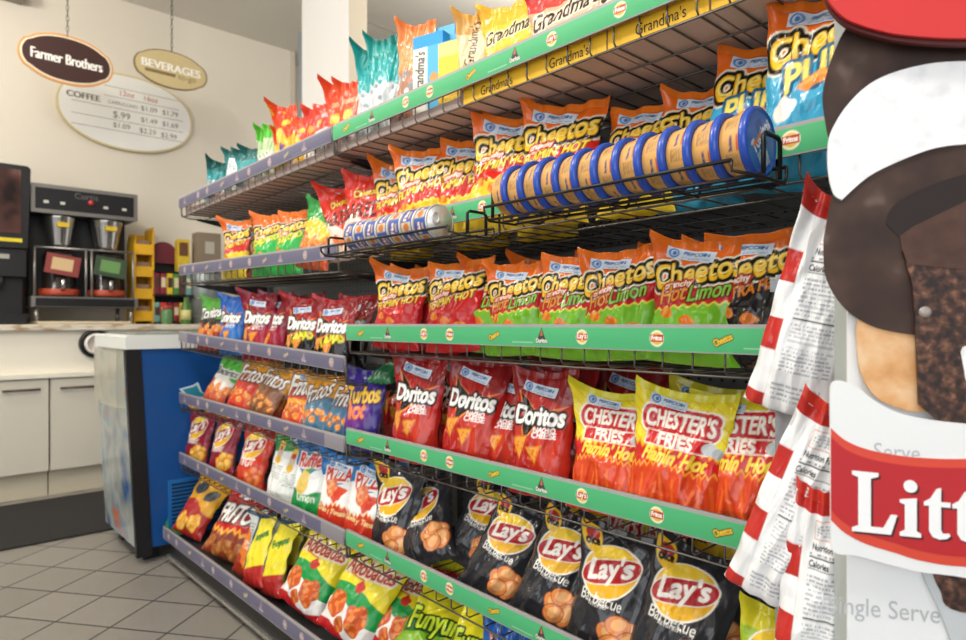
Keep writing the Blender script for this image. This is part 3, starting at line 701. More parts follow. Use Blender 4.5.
# ------------------------------------------------------------------ stock the shelves
def row(key, where, items, front=.012):
    """items: (bag, px of the right edge, depth behind the front, variant, look, yaw, lean, roll, scale)"""
    for it in items:
        b, pr, dx, k, look = it[:5]; yaw, lean, roll, sc = (list(it[5:]) + [6, 6, 0, 1.0][len(it) - 5:])[:4]
        bag = B[b]; xf = SHELF[key][0]; w, t = bag.w * sc, bag.t * sc
        X = xf + front + t / 2 + dx
        Y = at(pr, X) + w / 2 * math.cos(math.radians(yaw)) * .97
        z = zfloor(key, Y) + abs(math.sin(math.radians(roll))) * w / 2 + t * .12 * math.sin(math.radians(min(abs(lean), 30)))
        place(bag, 'chip_bag' if b not in COOK else 'cookie_bag', look, 'snack bag', where, (X, Y, z), yaw, lean, roll, k, sc, 'snack bags on ' + where)
COOK = {'teal', 'dteal', 'ltnut', 'disc', 'redpk', 'gr', 'grn', 'ogm', 'gmT', 'gmY', 'gmP'}
GS = ['the top green shelf', 'the second green shelf', 'the third green shelf', 'the fourth green shelf', 'the fifth green shelf']
PS = ['the top purple shelf', 'the second purple shelf', 'the third purple shelf', 'the fourth purple shelf', 'the fifth purple shelf', 'the bottom deck']
lim = 'orange, red and lime-green cheese snack bag'; chk = 'orange and red hot cheese snack bag'
row('S3', GS[2], [
 ('hot', 413, 0, 0, chk, 12, 8, 3, .98), ('hot', 432, .055, 1, chk, 8, 8), ('hot', 475, 0, 2, chk, 10, 8, -3, .98), ('limon', 507, .035, 0, lim, 8, 10, 3, .95), ('limon', 541, .005, 1, lim, 10, 9, -3, .9),
 ('limon', 597, 0, 2, lim, 6, 8, 2, .93), ('limon', 657, .004, 3, lim, 6, 8, -4, .93), ('limon', 736, 0, 1, lim, 6, 8, 3, .95), ('xxtra', 812, .02, 0, 'orange and black extra hot cheese snack bag', 4, 8, -3, .98)])
bk = 'orange-topped bag standing behind the front row'
row('S3', GS[2], [('hot', 455, .11, 1, bk, 6, 10), ('hot', 520, .12, 2, bk, 4, 8), ('limon', 570, .1, 0, bk, 6, 8), ('limon', 640, .1, 2, bk, 8, 8), ('limon', 715, .105, 3, bk, 2, 10), ('xxtra', 775, .11, 1, bk, 2, 8)])
row('S4', GS[3], [
 ('purp', 373, .0, 0, 'purple and yellow hot snack bag', 10, 10),
 ('dor', 432, 0, 0, 'red nacho tortilla chip bag', 10, 9, 0, 1.02), ('dor', 487, .005, 1, 'red nacho tortilla chip bag', 14, 12, 3, 1.0), ('dor', 520, .045, 2, 'red nacho tortilla chip bag', 8, 12, 0, .93), ('dor', 566, .0, 3, 'red nacho tortilla chip bag', 8, 11, -2, .95),
 ('chest', 644, .01, 0, 'yellow and red hot fries bag', 8, 13, 0, .92), ('chest', 715, .0, 1, 'yellow and red hot fries bag', 6, 11, 4, .95), ('chest', 800, .03, 2, 'yellow and red hot fries bag', 2, 11, -6, .95)])
row('S4', GS[3], [('dor', 584, .07, 1, 'dark red bag standing behind the front row', 4, 8), ('dor', 650, .17, 2, 'dark red bag standing behind the front row', 2, 12), ('dor', 470, .15, 3, 'dark red bag standing behind the front row', 6, 8), ('dorM', 600, .2, 0, 'dark maroon bag at the very back', 2, 12, 0, 1.1), ('dor', 415, .13, 0, 'dark red bag standing behind the front row', 4, 8),
 ('chest', 735, .11, 2, 'yellow and red fries bag standing behind the front row', 0, 10, 6, .95)])
row('S5', GS[4], [
 ('bbq', 408, .0, 0, 'charcoal barbecue potato chip bag', 6, 12), ('bbq', 447, .02, 1, 'slumped charcoal barbecue chip bag leaning sideways', 30, 34, -22, .92), ('bbq', 505, .0, 2, 'charcoal barbecue potato chip bag', 16, 24, 20, .88),
 ('bbq', 566, .0, 3, 'charcoal barbecue potato chip bag', 12, 22, 16, .92), ('bbq', 634, .0, 0, 'charcoal barbecue potato chip bag', 8, 16, 6, .96), ('bbq', 702, .0, 1, 'charcoal barbecue potato chip bag', 10, 22, 12, .95), ('layL', 820, .0, 0, 'lime and yellow potato chip bag at the near end', 8, 12, 4, .8)])
row('S5', GS[4], [('bbq', 482, .08, 3, 'charcoal chip bag slumped behind the front row', 20, 30, 20, .9), ('bbq', 590, .14, 1, 'charcoal chip bag slumped behind the front row', 10, 26, 12, .95), ('bbq', 745, .12, 2, 'charcoal chip bag slumped behind the front row', 6, 18, 8), ('chest', 640, .2, 1, 'yellow fries bag at the very back', 0, 12, 0, .98), ('chest', 690, .21, 0, 'yellow fries bag at the very back', 0, 12, 0, .98)])
row('S2', GS[1], [
 ('baked', 354, .05, 0, 'red and cream baked cheese puff bag', 16, 6, -4, 1.02), ('baked', 376, .03, 1, 'red and cream baked cheese puff bag', 16, 6, 3, 1.05),
 ('hotY', 412, .05, 0, chk, 16, 6, 4, 1.12), ('hotY', 446, .02, 1, chk, 18, 6, -3, 1.16), ('hotY', 484, .05, 2, chk, 14, 6, 4, 1.16), ('hotY', 526, .02, 0, chk, 12, 8, 6, 1.2), ('hotY', 582, .03, 1, chk, 10, 8, 5, 1.18),
 ('hotY', 672, .06, 2, chk, 4, 16, 0, 1.08), ('puffs', 742, .09, 1, 'orange and sky-blue cheese puff bag', 4, 12, 0, .95), ('puffs', 800, .06, 2, 'orange and sky-blue cheese puff bag', 8, 8, 7, 1.0), ('puffs', 893, .0, 0, 'orange and sky-blue cheese puff bag', 6, 6, 3, 1.06)])
row('S2', GS[1], [('hotY', 505, .15, 1, bk, 8, 8, 0, 1.15), ('hotY', 575, .15, 2, bk, 6, 8, 0, 1.15), ('hotY', 430, .15, 0, bk, 8, 8, 0, 1.15)])
row('P2', PS[1], [
 ('hotY', 243, .0, 0, 'orange, red and yellow cheese snack bag', 10, 6, 0, 1.02), ('jal', 275, .0, 1, 'orange and bright green cheese snack bag', 14, 6), ('jal', 299, .02, 2, 'orange and bright green cheese snack bag', 10, 6), ('multi', 322, .0, 0, 'green and yellow snack bag', 12, 14, 8), ('hot', 262, .11, 1, bk, 6, 6), ('hot', 290, .11, 2, bk, 6, 6)])
mar = 'maroon tortilla chip bag'
row('P3', PS[2], [
 ('blk', 213, .0, 0, 'black and green snack bag', 10, 12), ('dorB', 238, .0, 0, 'bright blue tortilla chip bag', 10, 6, 0, .95), ('dorM', 266, .0, 0, mar, 14, 6), ('dorM', 282, .03, 1, mar, 6, 6), ('dorF', 311, .0, 0, 'red and black flame tortilla chip bag', 14, 8, 0, .95), ('dorF', 343, .0, 1, 'red and black flame tortilla chip bag', 14, 8, 0, .95),
 ('dorM', 305, .1, 2, 'dark maroon bag standing behind the front row', 6, 8), ('dorF', 362, .09, 2, 'dark red bag standing behind the front row', 6, 8), ('grnbag', 388, .02, 0, 'dark green bag slumped at the shelf end', 10, 62, 0, .7), ('multi', 235, .09, 1, 'green-topped bag standing behind the front row', 6, 8)])
row('P4', PS[3], [
 ('tostg', 216, .0, 0, 'green, white and red snack bag', 8, 26, 14, 1.0), ('friR', 243, .0, 0, 'yellow and red corn chip bag', 10, 24, 10, 1.0), ('friB', 265, .0, 0, 'brown and gold corn chip bag', 6, 22, 16, .95), ('friF', 306, .0, 0, 'orange flame-striped corn chip bag', 12, 20, 2, 1.0), ('steel', 325, .0, 0, 'steel-blue and orange corn chip bag', 6, 20, -10, .95), ('steel', 348, .02, 1, 'steel-blue and orange corn chip bag', 8, 16, 8, .9),
 ('orng', 290, .11, 0, 'orange bag standing behind the front row', 6, 14, 0, .85), ('orng', 325, .1, 0, 'orange bag standing behind the front row', 6, 14, 0, .85), ('blk', 262, .12, 0, 'dark green bag standing behind the front row', 6, 14)])
row('P5', PS[4], [
 ('layM', 201, .0, 0, 'maroon potato chip bag', 12, 12, 0, 1.0), ('layM', 228, .0, 1, 'maroon potato chip bag', 12, 14, -6), ('layR', 256, .0, 0, 'red hot potato chip bag', 12, 14, 4), ('gw', 293, .0, 0, 'green and white snack bag', 16, 12, 6, 1.06), ('pear', 320, .0, 0, 'blue, white and green lime chip bag', 12, 9), ('pizza', 347, .0, 0, 'blue, white and red pizza snack bag', 12, 9, 2, .95), ('pizza', 378, .0, 1, 'blue, white and red pizza snack bag', 14, 9, 4, .98)])
D6 = PS[5]
row('P6', D6, [
 ('gold', 192, .0, 0, 'gold and maroon snack bag', 20, 30, 10, 1.0), ('red', 233, .0, 0, 'red corn chip bag', 24, 32, 10, 1.2), ('orng', 250, .01, 0, 'orange snack bag tilted', 10, 24, 8, .9), ('yb', 262, -.005, 0, 'yellow bag with silver side', 0, 16, -12, .98), ('yb', 280, .01, 1, 'yellow bag with silver side', 0, 16, -8, 1.0),
 ('adob', 311, .0, 0, 'yellow, green and white spicy chip bag', 14, 26, 16, 1.0), ('adob', 358, .0, 1, 'yellow, green and white spicy chip bag', 16, 26, 16, 1.02), ('adob', 402, .06, 0, 'yellow, green and white spicy chip bag', 16, 42, 10, .95),
 ('fun', 425, .0, 0, 'yellow-green onion ring bag', 20, 54, 14, 1.0), ('fun', 478, .01, 1, 'yellow-green onion ring bag', 20, 50, 10, 1.0), ('fun', 450, .2, 2, 'yellow-green onion ring bag at the back', 10, 24, 0, .95), ('dorB', 530, .08, 0, 'bright blue tortilla chip bag', 20, 34, -10, .95), ('yb', 304, .16, 1, 'yellow bag with silver side at the back', 0, 14), ('dorB', 330, .22, 0, 'bright blue tortilla chip bag at the back', 0, 12, 0, .95), ('gold', 240, .2, 0, 'gold and maroon snack bag at the back', 10, 16, 0, .95), ('yb', 292, .08, 0, 'yellow bag with silver side behind the front row', 0, 16, -6, 1.0), ('red', 268, .17, 0, 'red corn chip bag at the back', 10, 16, 0, .95)])
# trays on the top shelves
CARD = mat('pale_carton', '#d3beb8', .7, noise=.06, scale=8)
YCARD = mat('yellow_carton', '#e9b61f', .6, noise=.05)
INKD = mat('dark_ink', '#2b1c12', .6)
def tray(Yn, Yf, key, m, name, label, lip=.05, letter=None, dx=0.0):
    xf = SHELF[key][0]; z = zfloor(key, (Yn + Yf) / 2); L = Yf - Yn
    r = empty(name, (xf + .012 + dx, Yn, zfloor(key, Yn)), (-SHELF[key][3] * -1, 0, 0), label=label, cat='carton', group='cookie cartons on the top shelf')
    D = XB - xf - .05
    MB().box(.003, D, 0, L, 0, .004).box(D - .004, D, 0, L, .004, .06).box(.003, D, 0, .004, .004, .05).box(.003, D, L - .004, L, .004, .05).build('tray', CARD, r)
    MB().box(0, .003, 0, L, 0, lip).build('front_panel', m, r)
    if letter:
        T, hw = text_tris(letter); s = min(L * .5, .09)
        M = Matrix.Translation((-.0008, L * .45, lip * .28)) @ Matrix.Rotation(-PI / 2, 4, 'Z') @ Matrix.Diagonal((s, 1, s * 1.25, 1))
        MB().tris(T, M).build('lettering', INKD, r)
    return r
ys = [1.03, .845, .66, .475, .29]
for i in range(4): tray(ys[i + 1] + .004, ys[i], 'S1', YCARD, 'cookie_carton', f'yellow-fronted cookie carton, {ORD[i]} from the left on the top green shelf', .052, "Grandma's")
GC = mat('grey_carton', '#a39087', .7, noise=.08)
ys = [2.74, 2.45, 2.15, 1.85, 1.56]
for i in range(4): tray(ys[i + 1] + .004, ys[i], 'P1', GC, 'snack_tray', f'low cardboard snack tray, {ORD[i]} from the left on the top purple shelf', .02)
tray(1.30, 1.53, 'S1', GC, 'snack_tray', 'low cardboard tray under teal cookie bags on the top green shelf', .02)
tray(1.04, 1.295, 'S1', GC, 'snack_tray', 'low cardboard tray under orange and blue cookie packs on the top green shelf', .02)
def toprow(key, where, items):
    for it in items:
        b, pc, dx, k, look = it[:5]; yaw, lean, roll, sc = (list(it[5:]) + [6, 3, 0, 1.0][len(it) - 5:])[:4]
        bag = B[b]; X = SHELF[key][0] + .02 + bag.t / 2 + dx
        Y = at(pc, X); z = zfloor(key, Y) + .0045 + abs(math.sin(math.radians(roll))) * bag.w * sc / 2
        place(bag, 'cookie_bag', look, 'snack bag', where, (X, Y, z), yaw, lean, roll, k, sc, 'small snack bags on ' + where)
toprow('P1', PS[0], [
 ('dteal', 218, .0, 0, 'narrow dark green nut bag', 60, 2, 4, 1.0), ('ltnut', 232, .0, 0, 'teal nut bag with white back panel', 20, 2, 4, .98), ('dteal', 246, .0, 1, 'dark teal nut bag', 20, 2, 0, .95), ('dteal', 257, .03, 0, 'dark teal nut bag', 20, 2, 0, .98),
 ('grn', 262, .0, 0, 'slim lime-green snack bag', 25, 2, 3, .98), ('grn', 271, .0, 1, 'slim lime-green snack bag', 25, 2, -3, .98),
 ('gr', 280, .0, 1, 'small gold and red snack bag', 20, 4, 0, .8), ('gr', 288, .0, 0, 'small gold and red snack bag', 25, 3, -4, 1.08), ('gr', 301, .01, 2, 'small gold and red snack bag', 20, 4, 0, .85),
 ('redpk', 313, .03, 0, 'small red and white snack pack', 20, 4, 6, 1.0), ('redpk', 326, .0, 1, 'small red and white snack pack', 15, 4, -3, .92), ('redpk', 306, .08, 1, 'small red and white snack pack', 15, 4, 0, 1.08)])
toprow('S1', GS[0], [
 ('disc', 337, .0, 0, 'orange-red pack with yellow disc', 20, 2, 3, 1.04), ('disc', 352, .0, 1, 'orange-red pack with yellow disc', 20, 2, -3, 1.0),
 ('teal', 367, .0, 0, 'teal and silver cookie bag', 20, 2, 2, .96), ('teal', 383, .0, 1, 'teal and silver cookie bag', 20, 2, -2, 1.0), ('teal', 396, .02, 2, 'teal and silver cookie bag', 20, 2, 3, .95),
 ('ogm', 409, .0, 0, 'orange cookie bag', 15, 2, 4, .9)])
toprow('S1', GS[0], [('gmT', 473, .0, 0, 'tan cookie bag with upright brown script', 14, 2, 0, .98),
 ('gmY', 512, .0, 0, 'yellow cookie bag with dark script', 10, 10, -6, .95), ('gmY', 494, .09, 1, 'yellow cookie bag with dark script', 10, 4, 0, 1.05), ('gmP', 566, .0, 0, 'red and tan cookie bag with dark script', 6, 10, -5, .95), ('gmP', 640, .0, 1, 'red and tan cookie bag with dark script', 6, 10, -5, .95), ('gmP', 730, .0, 0, 'red and tan cookie bag with dark script', 6, 10, -3, .95)])
def carton(name, label, px, key, w, d, h, paint, m=PAPER, yaw=30, dx=.01):
    """small printed upright box"""
    X = SHELF[key][0] + .03 + dx + d / 2; Y = at(px, X); z = zfloor(key, Y) + .0045
    r = empty(name, (X, Y, z), (0, 0, -PI / 2 + math.radians(yaw)), label, 'carton', 'cookie cartons on the top shelf')
    nx, ny = 48, int(48 * h / w); V = []; F = []; C = []
    for k in range(4):
        c = Ink(h / w, nx, ny, '#ffffff'); paint(c, k); u, v = np.meshgrid(np.linspace(-.5, .5, nx), np.linspace(0, h, ny))
        p = [(u * w, 0 * u - d / 2, v), (0 * u + w / 2, u * d, v), (-u * w, 0 * u + d / 2, v), (0 * u - w / 2, -u * d, v)][k]
        F.append(grid_faces(nx, ny, k * nx * ny)); V.append(np.stack(p, -1).reshape(-1, 3)); C.append(c.out().reshape(-1, 4))
    link('box_body', raw_mesh('box_body', np.concatenate(V), np.concatenate(F), np.concatenate(C), PAPER), r)
    MB().box(-w / 2, w / 2, -d / 2, d / 2, h - .001, h + .001).box(-w / 2, w / 2, d / 2 - .001, d / 2 + .001, h, h + .035).build('lid_flap', mat('flap_' + name, '#5fb4e0' if 'blue' in label else '#f0c63a', .5), r)
    return r
def bluebox(c, k):
    c.rect(0, 1, 0, 1, '#bfe0f2'); c.above(lambda x: .86 + 0 * x, '#2f9fdc')
    if k == 0: c.rect(0, .45, 0, .86, '#f1ece0'); c.text("Grandma's", .22, .58, .48 * c.a, '#2a2320', rot=PI / 2 - .06, shear=.15, tall=1.6, bold=.012); c.rect(.5, 1, .1, .86, '#5bb7e6'); c.blob(.7, .5, .14, '#d9a05a', 3)
    else: c.rect(.1, .9, .2, .7, '#e8f1f5'); c.lines(.14, .86, .24, .66, 8, '#8fa3ad')
def yelbox(c, k): c.rect(0, 1, 0, 1, '#f3d24a'); c.above(lambda x: .8 + 0 * x, '#f7e48a'); c.lines(.15, .85, .2, .5, 5, '#d9a52a')
carton('cookie_box', 'light blue and white cookie box with dark script on the top green shelf', 434, 'S1', .085, .05, .205, bluebox, yaw=16)
carton('cookie_box', 'plain yellow box beside the light blue cookie box on the top green shelf', 455, 'S1', .06, .045, .165, yelbox, yaw=14)
# ------------------------------------------------------------------ clip-on wire racks with dip cups
def rack(name, label, Yn, Yf, zb, R):
    X0 = .80; r = empty(name, (X0, Yn, zb), label=label, cat='rack', group='clip-on dip racks')
    L = Yf - Yn; mb = MB(); w = .033; hr = R * .42
    for x in (-w, 0, w): mb.tube([(x, 0, -.002), (x, L, -.002)], .0026, 8)
    for x, zz in ((-w - .012, hr), ): mb.tube([(x, .03, zz), (x, L, zz)], .0026, 8)
    mb.tube([(w + .008, 0, hr), (w + .008, L, hr)], .0026, 8)
    n = max(3, int(L / .11))
    for i in range(n + 1):
        y = i * L / n
        mb.tube(([(-w - .012, max(y, .03), hr), (-w - .011, max(y, .03), .006)] if i in (0, n) else []) + [(-w, y, -.004), (w, y, -.004), (w + .008, y, .006), (w + .008, y, hr)], .0022, 8)
    mb.build('wire_tray', BWIRE, r)
    for y in (0, L): MB().tube([(-w * .75, y, 0), (-w * .75, y, R * 1.05), (-w * .55, y, R * 1.15), (w * .45, y, R * 1.15), (w * .65, y, R * 1.05), (w * .65, y, 0)], .003, 8).build('end_loop', BWIRE, r)
    h = MB()
    for y in (.03, L - .03): h.tube([(w, y, -.002), (w + .03, y, -.002), (.085, y, .01), (.085, y, .05)], .0028, 8)
    h.build('mounting_hook', BWIRE, r)
    return r
rack('dip_rack', 'black wire clip-on rack holding the blue-lidded dip cups', .346, .818, 1.148, .044)
rack('dip_rack', 'smaller black wire clip-on rack holding the metal-lidded dip cans', .885, 1.385, 1.130, .036)
def cyl_ink(name, prof, ink, n, m=PAPER):
    """turned about y: profile (r, y, v or None); wrapped print"""
    V = []; C = []; rows = len(prof); out = ink.out(); ny, nx = out.shape[:2]
    for r, y, v in prof:
        for k in range(n):
            a = 2 * PI * k / n; V.append((r * math.sin(a), y, r * math.cos(a)))
            C.append(out[min(ny - 1, max(0, int(v * ny))), min(nx - 1, int(k / n * nx))])
    F = []
    for i in range(rows - 1):
        for k in range(n): F.append((i * n + k, (i + 1) * n + k, (i + 1) * n + (k + 1) % n, i * n + (k + 1) % n))
    return raw_mesh(name, V, F, np.array(C), m)
# dip cup: axis along y, lid towards -y (towards the viewer)
R, LC = .042, .037
wr = Ink(.035 / (2 * PI * R), 120, 20, '#dfa860')
for k in range(5):
    wr.rect(.02 + .2 * k, .09 + .2 * k, .15, .8, '#a8793c'); wr.lines(.02 + .2 * k, .09 + .2 * k, .15, .8, 7, '#dfb274')
    wr.text('Tostitos', .14 + .2 * k, .5, .075, '#2a3a78', rot=0, tall=1.5, bold=.003, edge=())
    wr.rect(.105 + .2 * k, .18 + .2 * k, .12, .2, '#c94a2c')
prof = [(R * .02, LC, .9), (R * .85, LC, .9)] + [(R * (.87 + .1 * (i / 16)), LC - .001 - i * (LC - .012) / 16 if False else .0072 + (LC - .0082) * (1 - i / 16), 1 - i / 16) for i in range(17)] + [(R * .9, .007, 0)]
cup_me = cyl_ink('cup', prof, wr, 96)
lid_i = Ink(1, 96, 96, '#2c56b8')
lid_i.ell(.5, .5, .44, .44, '#3a68c6'); lid_i.poly([(.3, .75), (.5, .85), (.72, .5), (.6, .35)], '#2a4aa6'); lid_i.text('Tostitos', .5, .6, .7, '#f6f6fa', rot=.7, tall=1.3, bold=.012)
lid_i.poly([(.35, .3), (.62, .48), (.8, .22), (.52, .1)], '#9fb8d8'); lid_i.lines(.42, .7, .18, .4, 6, '#dfe8f2'); lid_i.rect(.2, .55, .5, .55, '#e8742c', .7)
lo = lid_i.out(); V = []; C = []; F = []; n = 64
lp = [(0.0, 0.0), (.2, 0), (.4, 0), (.6, 0), (.8, 0), (.9, 0), (.93, -.0012), (.98, -.0015), (1.035, 0), (1.06, .002), (1.06, .0068), (1.04, .0088), (.9, .0085)]
nr = 24; fine = []
for i in range(nr): fine.append((.9 * i / (nr - 1), 0.0))
fine += lp[6:]
for q, y in fine:
    for k in range(n):
        a = 2 * PI * k / n; x, z = math.sin(a) * q, math.cos(a) * q; V.append((x * R, y, z * R))
        if q <= .905: C.append(lo[min(95, max(0, int((.5 + z * .5) * 96))), min(95, max(0, int((.5 + x * .5) * 96)))])
        else: C.append((*lin('#2a50b4'), 1))
for i in range(len(fine) - 1):
    for k in range(n): F.append((i * n + k, i * n + (k + 1) % n, (i + 1) * n + (k + 1) % n, (i + 1) * n + k))
LIDM = print_mat('glossy_lid', .25, 0, 1, .5)
lid_me = raw_mesh('lid', V, F, np.array(C), LIDM)
for i in range(12):
    Y = .360 + i * (LC + .0004)
    lab = 'tan dip cup with blue lid, nearest in the black rack, lid facing out' if i == 0 else f'tan dip cup with blue lid, {ORD[i]} from the near end of the black rack'
    r = empty('dip_cup', (.80, Y, 1.148 + R * 1.06 + .001), (0, random.uniform(-.25, .25) + [0, 2.3, .4, 1.2, 2.9, .1, 1.0, 2.2, .3, 1.8, .9, 2.5][i] * (i > 0), 0), lab, 'dip cup', 'dip cups in the clip-on rack')
    link('cup', cup_me, r); link('lid', lid_me, r)
R2, L2 = .035, .0435
wr = Ink(.04 / (2 * PI * R2), 120, 24, '#3a5ba6')
for k in range(4):
    wr.rect(.03 + .25 * k, .12 + .25 * k, .1, .9, '#cfc0a8'); wr.ell(.075 + .25 * k, .5, .035, .045, '#c9742f'); wr.rect(0, 1, .93, 1, '#b89a4a'); wr.text('Fritos', .19 + .25 * k, .62, .1, '#f6eee0', tall=1.4, bold=.004, edge=((.004, '#b8302a'),)); wr.rect(.15 + .25 * k, .23 + .25 * k, .2, .36, '#c9a47a')
prof = [(R2 * .02, L2 - .001, .9), (R2 * .93, L2 - .001, .9)] + [(R2 * .975, .003 + (L2 - .005) * (1 - i / 18), 1 - i / 18) for i in range(19)]
can_me = cyl_ink('can', prof, wr, 96)
mb = MB(); MY = Matrix.Rotation(PI / 2, 4, 'X')
mb.lathe([(R2 * .9, 0.001), (R2 * .9, -.0015)], 48, MY)
mb.lathe([(R2 * .9, -.003), (R2 * .93, .0006), (R2 * .99, .0004), (R2, -.002), (R2 * .98, -.0035)], 48, MY)
lidm_me = mb.mesh('lid_rim'); lidm_me.materials.append(mat('tin_lid', '#dcdad6', .35, .45))
mb = MB(); mb.tube([(.008 * math.cos(a) - .012, -.003, .011 * math.sin(a) + .006) for a in np.linspace(0, 2 * PI, 17)[:-1]], .0016, 6, True); mb.lathe([(.004, -.001), (.004, .003)], 16, Matrix.Translation((-.005, -.001, .0)) @ MY)
tab_me = mb.mesh('pull_tab'); tab_me.materials.append(MATS['tin_lid'])
for i in range(7):
    r = empty('dip_can', (.80, .995 + i * (L2 + .0006), 1.130 + R2 + .0015), (0, i * .9, 0), 'blue and cream dip can, nearest in the smaller rack, bare metal lid facing out' if i == 0 else f'blue and cream dip can, {ORD[i]} from the near end of the smaller rack', 'dip can', 'dip cans in the smaller rack')
    link('can', can_me, r); link('lid', lidm_me, r); link('pull_tab', tab_me, r)
# ------------------------------------------------------------------ bags on the hanging clip strip at the near end
sx, sy = .79, .325
r = empty('clip_strip', (sx + .045, sy + .02, 0), label='narrow clear clip strip carrying the striped bags at the near shelf end', cat='clip strip')
MB().box(-.0015, .0015, -.012, .012, .45, 1.03).build('strip', mat('clear_strip', '#aeb6bc', .3, alpha=.6), r)
for z in (1.02, .87, .76): MB().box(-.012, .0, -.014, .014, z - .012, z + .004).build('clip', mat('clip_plastic', '#8f959c', .4), r)
MB().tube([(0, -.0, .9), (.06, .0, .9), (.06, 0, .893)], .002, 6).build('hook', MATS['chrome_wire'], r)
def hang(px, ytop, ybot, d, k, label, roll, yaw, sc):
    u = (px - 483) / 650; X, Y = d * (ST + CT * u), d * (CT - ST * u)
    z1 = HC + d * (322 - ytop) / 650; z0 = HC + d * (322 - ybot) / 650
    bag = B['hang']; s = (z1 - z0) / bag.h * sc
    o = place(bag, 'hanging_bag', label, 'snack bag', 'the clip strip', (X, Y, z0), yaw, 0, roll, k, s, 'striped bags on the clip strip', base_rot=-PI / 2)
    return o
hang(784, 198, 413, .775, 0, 'white and red striped bag showing nutrition panel, topmost', 13, 8, 1.0)
hang(762, 390, 600, .745, 1, 'white and red striped bag showing nutrition panel, middle', 17, 8, 1.0)
hang(812, 490, 712, .70, 2, 'white and red striped bag showing nutrition panel, lowest and nearest', 3, 8, 1.0)
# ------------------------------------------------------------------ bakery display at the right
def on_disp(px, py, off=0.0):
    """display-plane coordinates (s to the right, z up) of a sight line; the display stands at P0, turned"""
    u = (px - 483) / 650; dx, dy = ST + CT * u, CT - ST * u
    n = (-.853, -.521); P0 = (.676 + n[0] * off, .221 + n[1] * off)
    d = (P0[0] * n[0] + P0[1] * n[1]) / (dx * n[0] + dy * n[1])
    X, Y = d * dx - P0[0], d * dy - P0[1]
    return (X * .521 - Y * .853, HC + d * (322 - py) / 650)
DR = math.atan2(-.853, .521)
DS = empty('bakery_display', (.676, .221, 0), (0, 0, DR), 'tall cardboard bakery display with donuts, brownie and red banner at right edge', 'display stand')
# local axes: x to the viewer's right along the face, -y towards the viewer
def outline(pts, off): return [on_disp(px, py, off) for px, py in pts]
def smooth(pts, n=5, closed=True):
    P = [np.array(p, float) for p in pts]; o = []; N = len(P)
    for i in range(N if closed else N - 1):
        p0, p1, p2, p3 = P[(i - 1) % N] if closed or i else P[0], P[i], P[(i + 1) % N], P[(i + 2) % N] if closed or i + 2 < N else P[-1]
        for k in range(n):
            t = k / n; o.append(.5 * (2 * p1 + (p2 - p0) * t + (2 * p0 - 5 * p1 + 4 * p2 - p3) * t * t + (3 * p1 - p0 - 3 * p2 + p3) * t ** 3))
    if not closed: o.append(P[-1])
    return [tuple(q) for q in o]
def card(name, pts, off, m, th=.003, parent=DS):
    o = outline(pts, off); return MB().prism(o, -off, -off + th).build(name, m, parent)
def mixmat(name, stops, scale, detail=5, rough=.4, dist=0.0, vor=False, coat=0.0, aniso=(1, 1, 1)):
    m = bpy.data.materials.new(name); m.use_nodes = True; nt = m.node_tree; b = nt.nodes['Principled BSDF']
    tc = nt.nodes.new('ShaderNodeTexCoord'); mp = nt.nodes.new('ShaderNodeMapping'); mp.inputs['Scale'].default_value = aniso
    nt.links.new(tc.outputs['Object'], mp.inputs[0])
    n = nt.nodes.new('ShaderNodeTexNoise'); n.inputs['Scale'].default_value = scale; n.inputs['Detail'].default_value = detail; n.inputs['Distortion'].default_value = dist
    nt.links.new(mp.outputs[0], n.inputs['Vector'])
    cr = nt.nodes.new('ShaderNodeValToRGB'); e = cr.color_ramp.elements
    while len(e) < len(stops): e.new(.5)
    for i, (p, c) in enumerate(stops): e[i].position = p; e[i].color = (*lin(c), 1)
    nt.links.new(n.outputs['Fac'], cr.inputs[0]); nt.links.new(cr.outputs[0], b.inputs['Base Color'])
    b.inputs['Roughness'].default_value = rough; b.inputs['Coat Weight'].default_value = coat
    return m
WCARD = mat('white_card', '#eceeee', .45, noise=.01)
GCARD = mat('grey_card', '#b4bcbb', .6, noise=.03)
CHOC = mixmat('chocolate_print', [(.3, '#2a1a14'), (.52, '#3a261e'), (.66, '#49352b'), (.8, '#7d6c64')], 22, 2, .7)
CHOC2 = mixmat('milk_chocolate_print', [(.3, '#4a332a'), (.6, '#5e443a'), (.8, '#77594c')], 12, 2, .4)
DKHOLE = mat('donut_hole_print', '#21140f', .7, noise=.1)
ICING = mixmat('sugar_print', [(.25, '#e2e4e6'), (.5, '#f4f5f5'), (.8, '#fbfbfb')], 60, 4, .5)
GLAZE = mixmat('glazed_print', [(.28, '#c88a4c'), (.45, '#dca56c'), (.6, '#e6bd8c'), (.78, '#f2dcc0')], 34, 3, .4)
CRUMB = mixmat('brownie_print', [(.34, '#1c100b'), (.46, '#3a2218'), (.58, '#5c3a2a'), (.72, '#8a6248')], 150, 6, .6)
FROST = mixmat('frosting_print', [(.3, '#452c21'), (.7, '#553a2d')], 60, 3, .7)
RED = mat('banner_red', '#bb1a22', .5, noise=.03)
REDL = mat('banner_edge_red', '#d8452f', .5, noise=.03)
REDS = mat('header_red', '#d42a28', .45, noise=.04)
DKRED = mat('header_shadow_red', '#5c1a1a', .5)  # shadow tone painted below the header sign
GTXT = mat('grey_ink', '#b9bdc0', .5)
MB().prism([(0, 0), (.36, 0), (.36, 1.75), (0, 1.75)], 0, .004).build('backing_panel', WCARD, DS)
MB().box(0, .006, .004, .052, 0, 1.75).box(.354, .36, .004, .052, 0, 1.75).build('side_panel', GCARD, DS)
R_ = 1075
def arc(pts): return smooth(pts, 6, False)
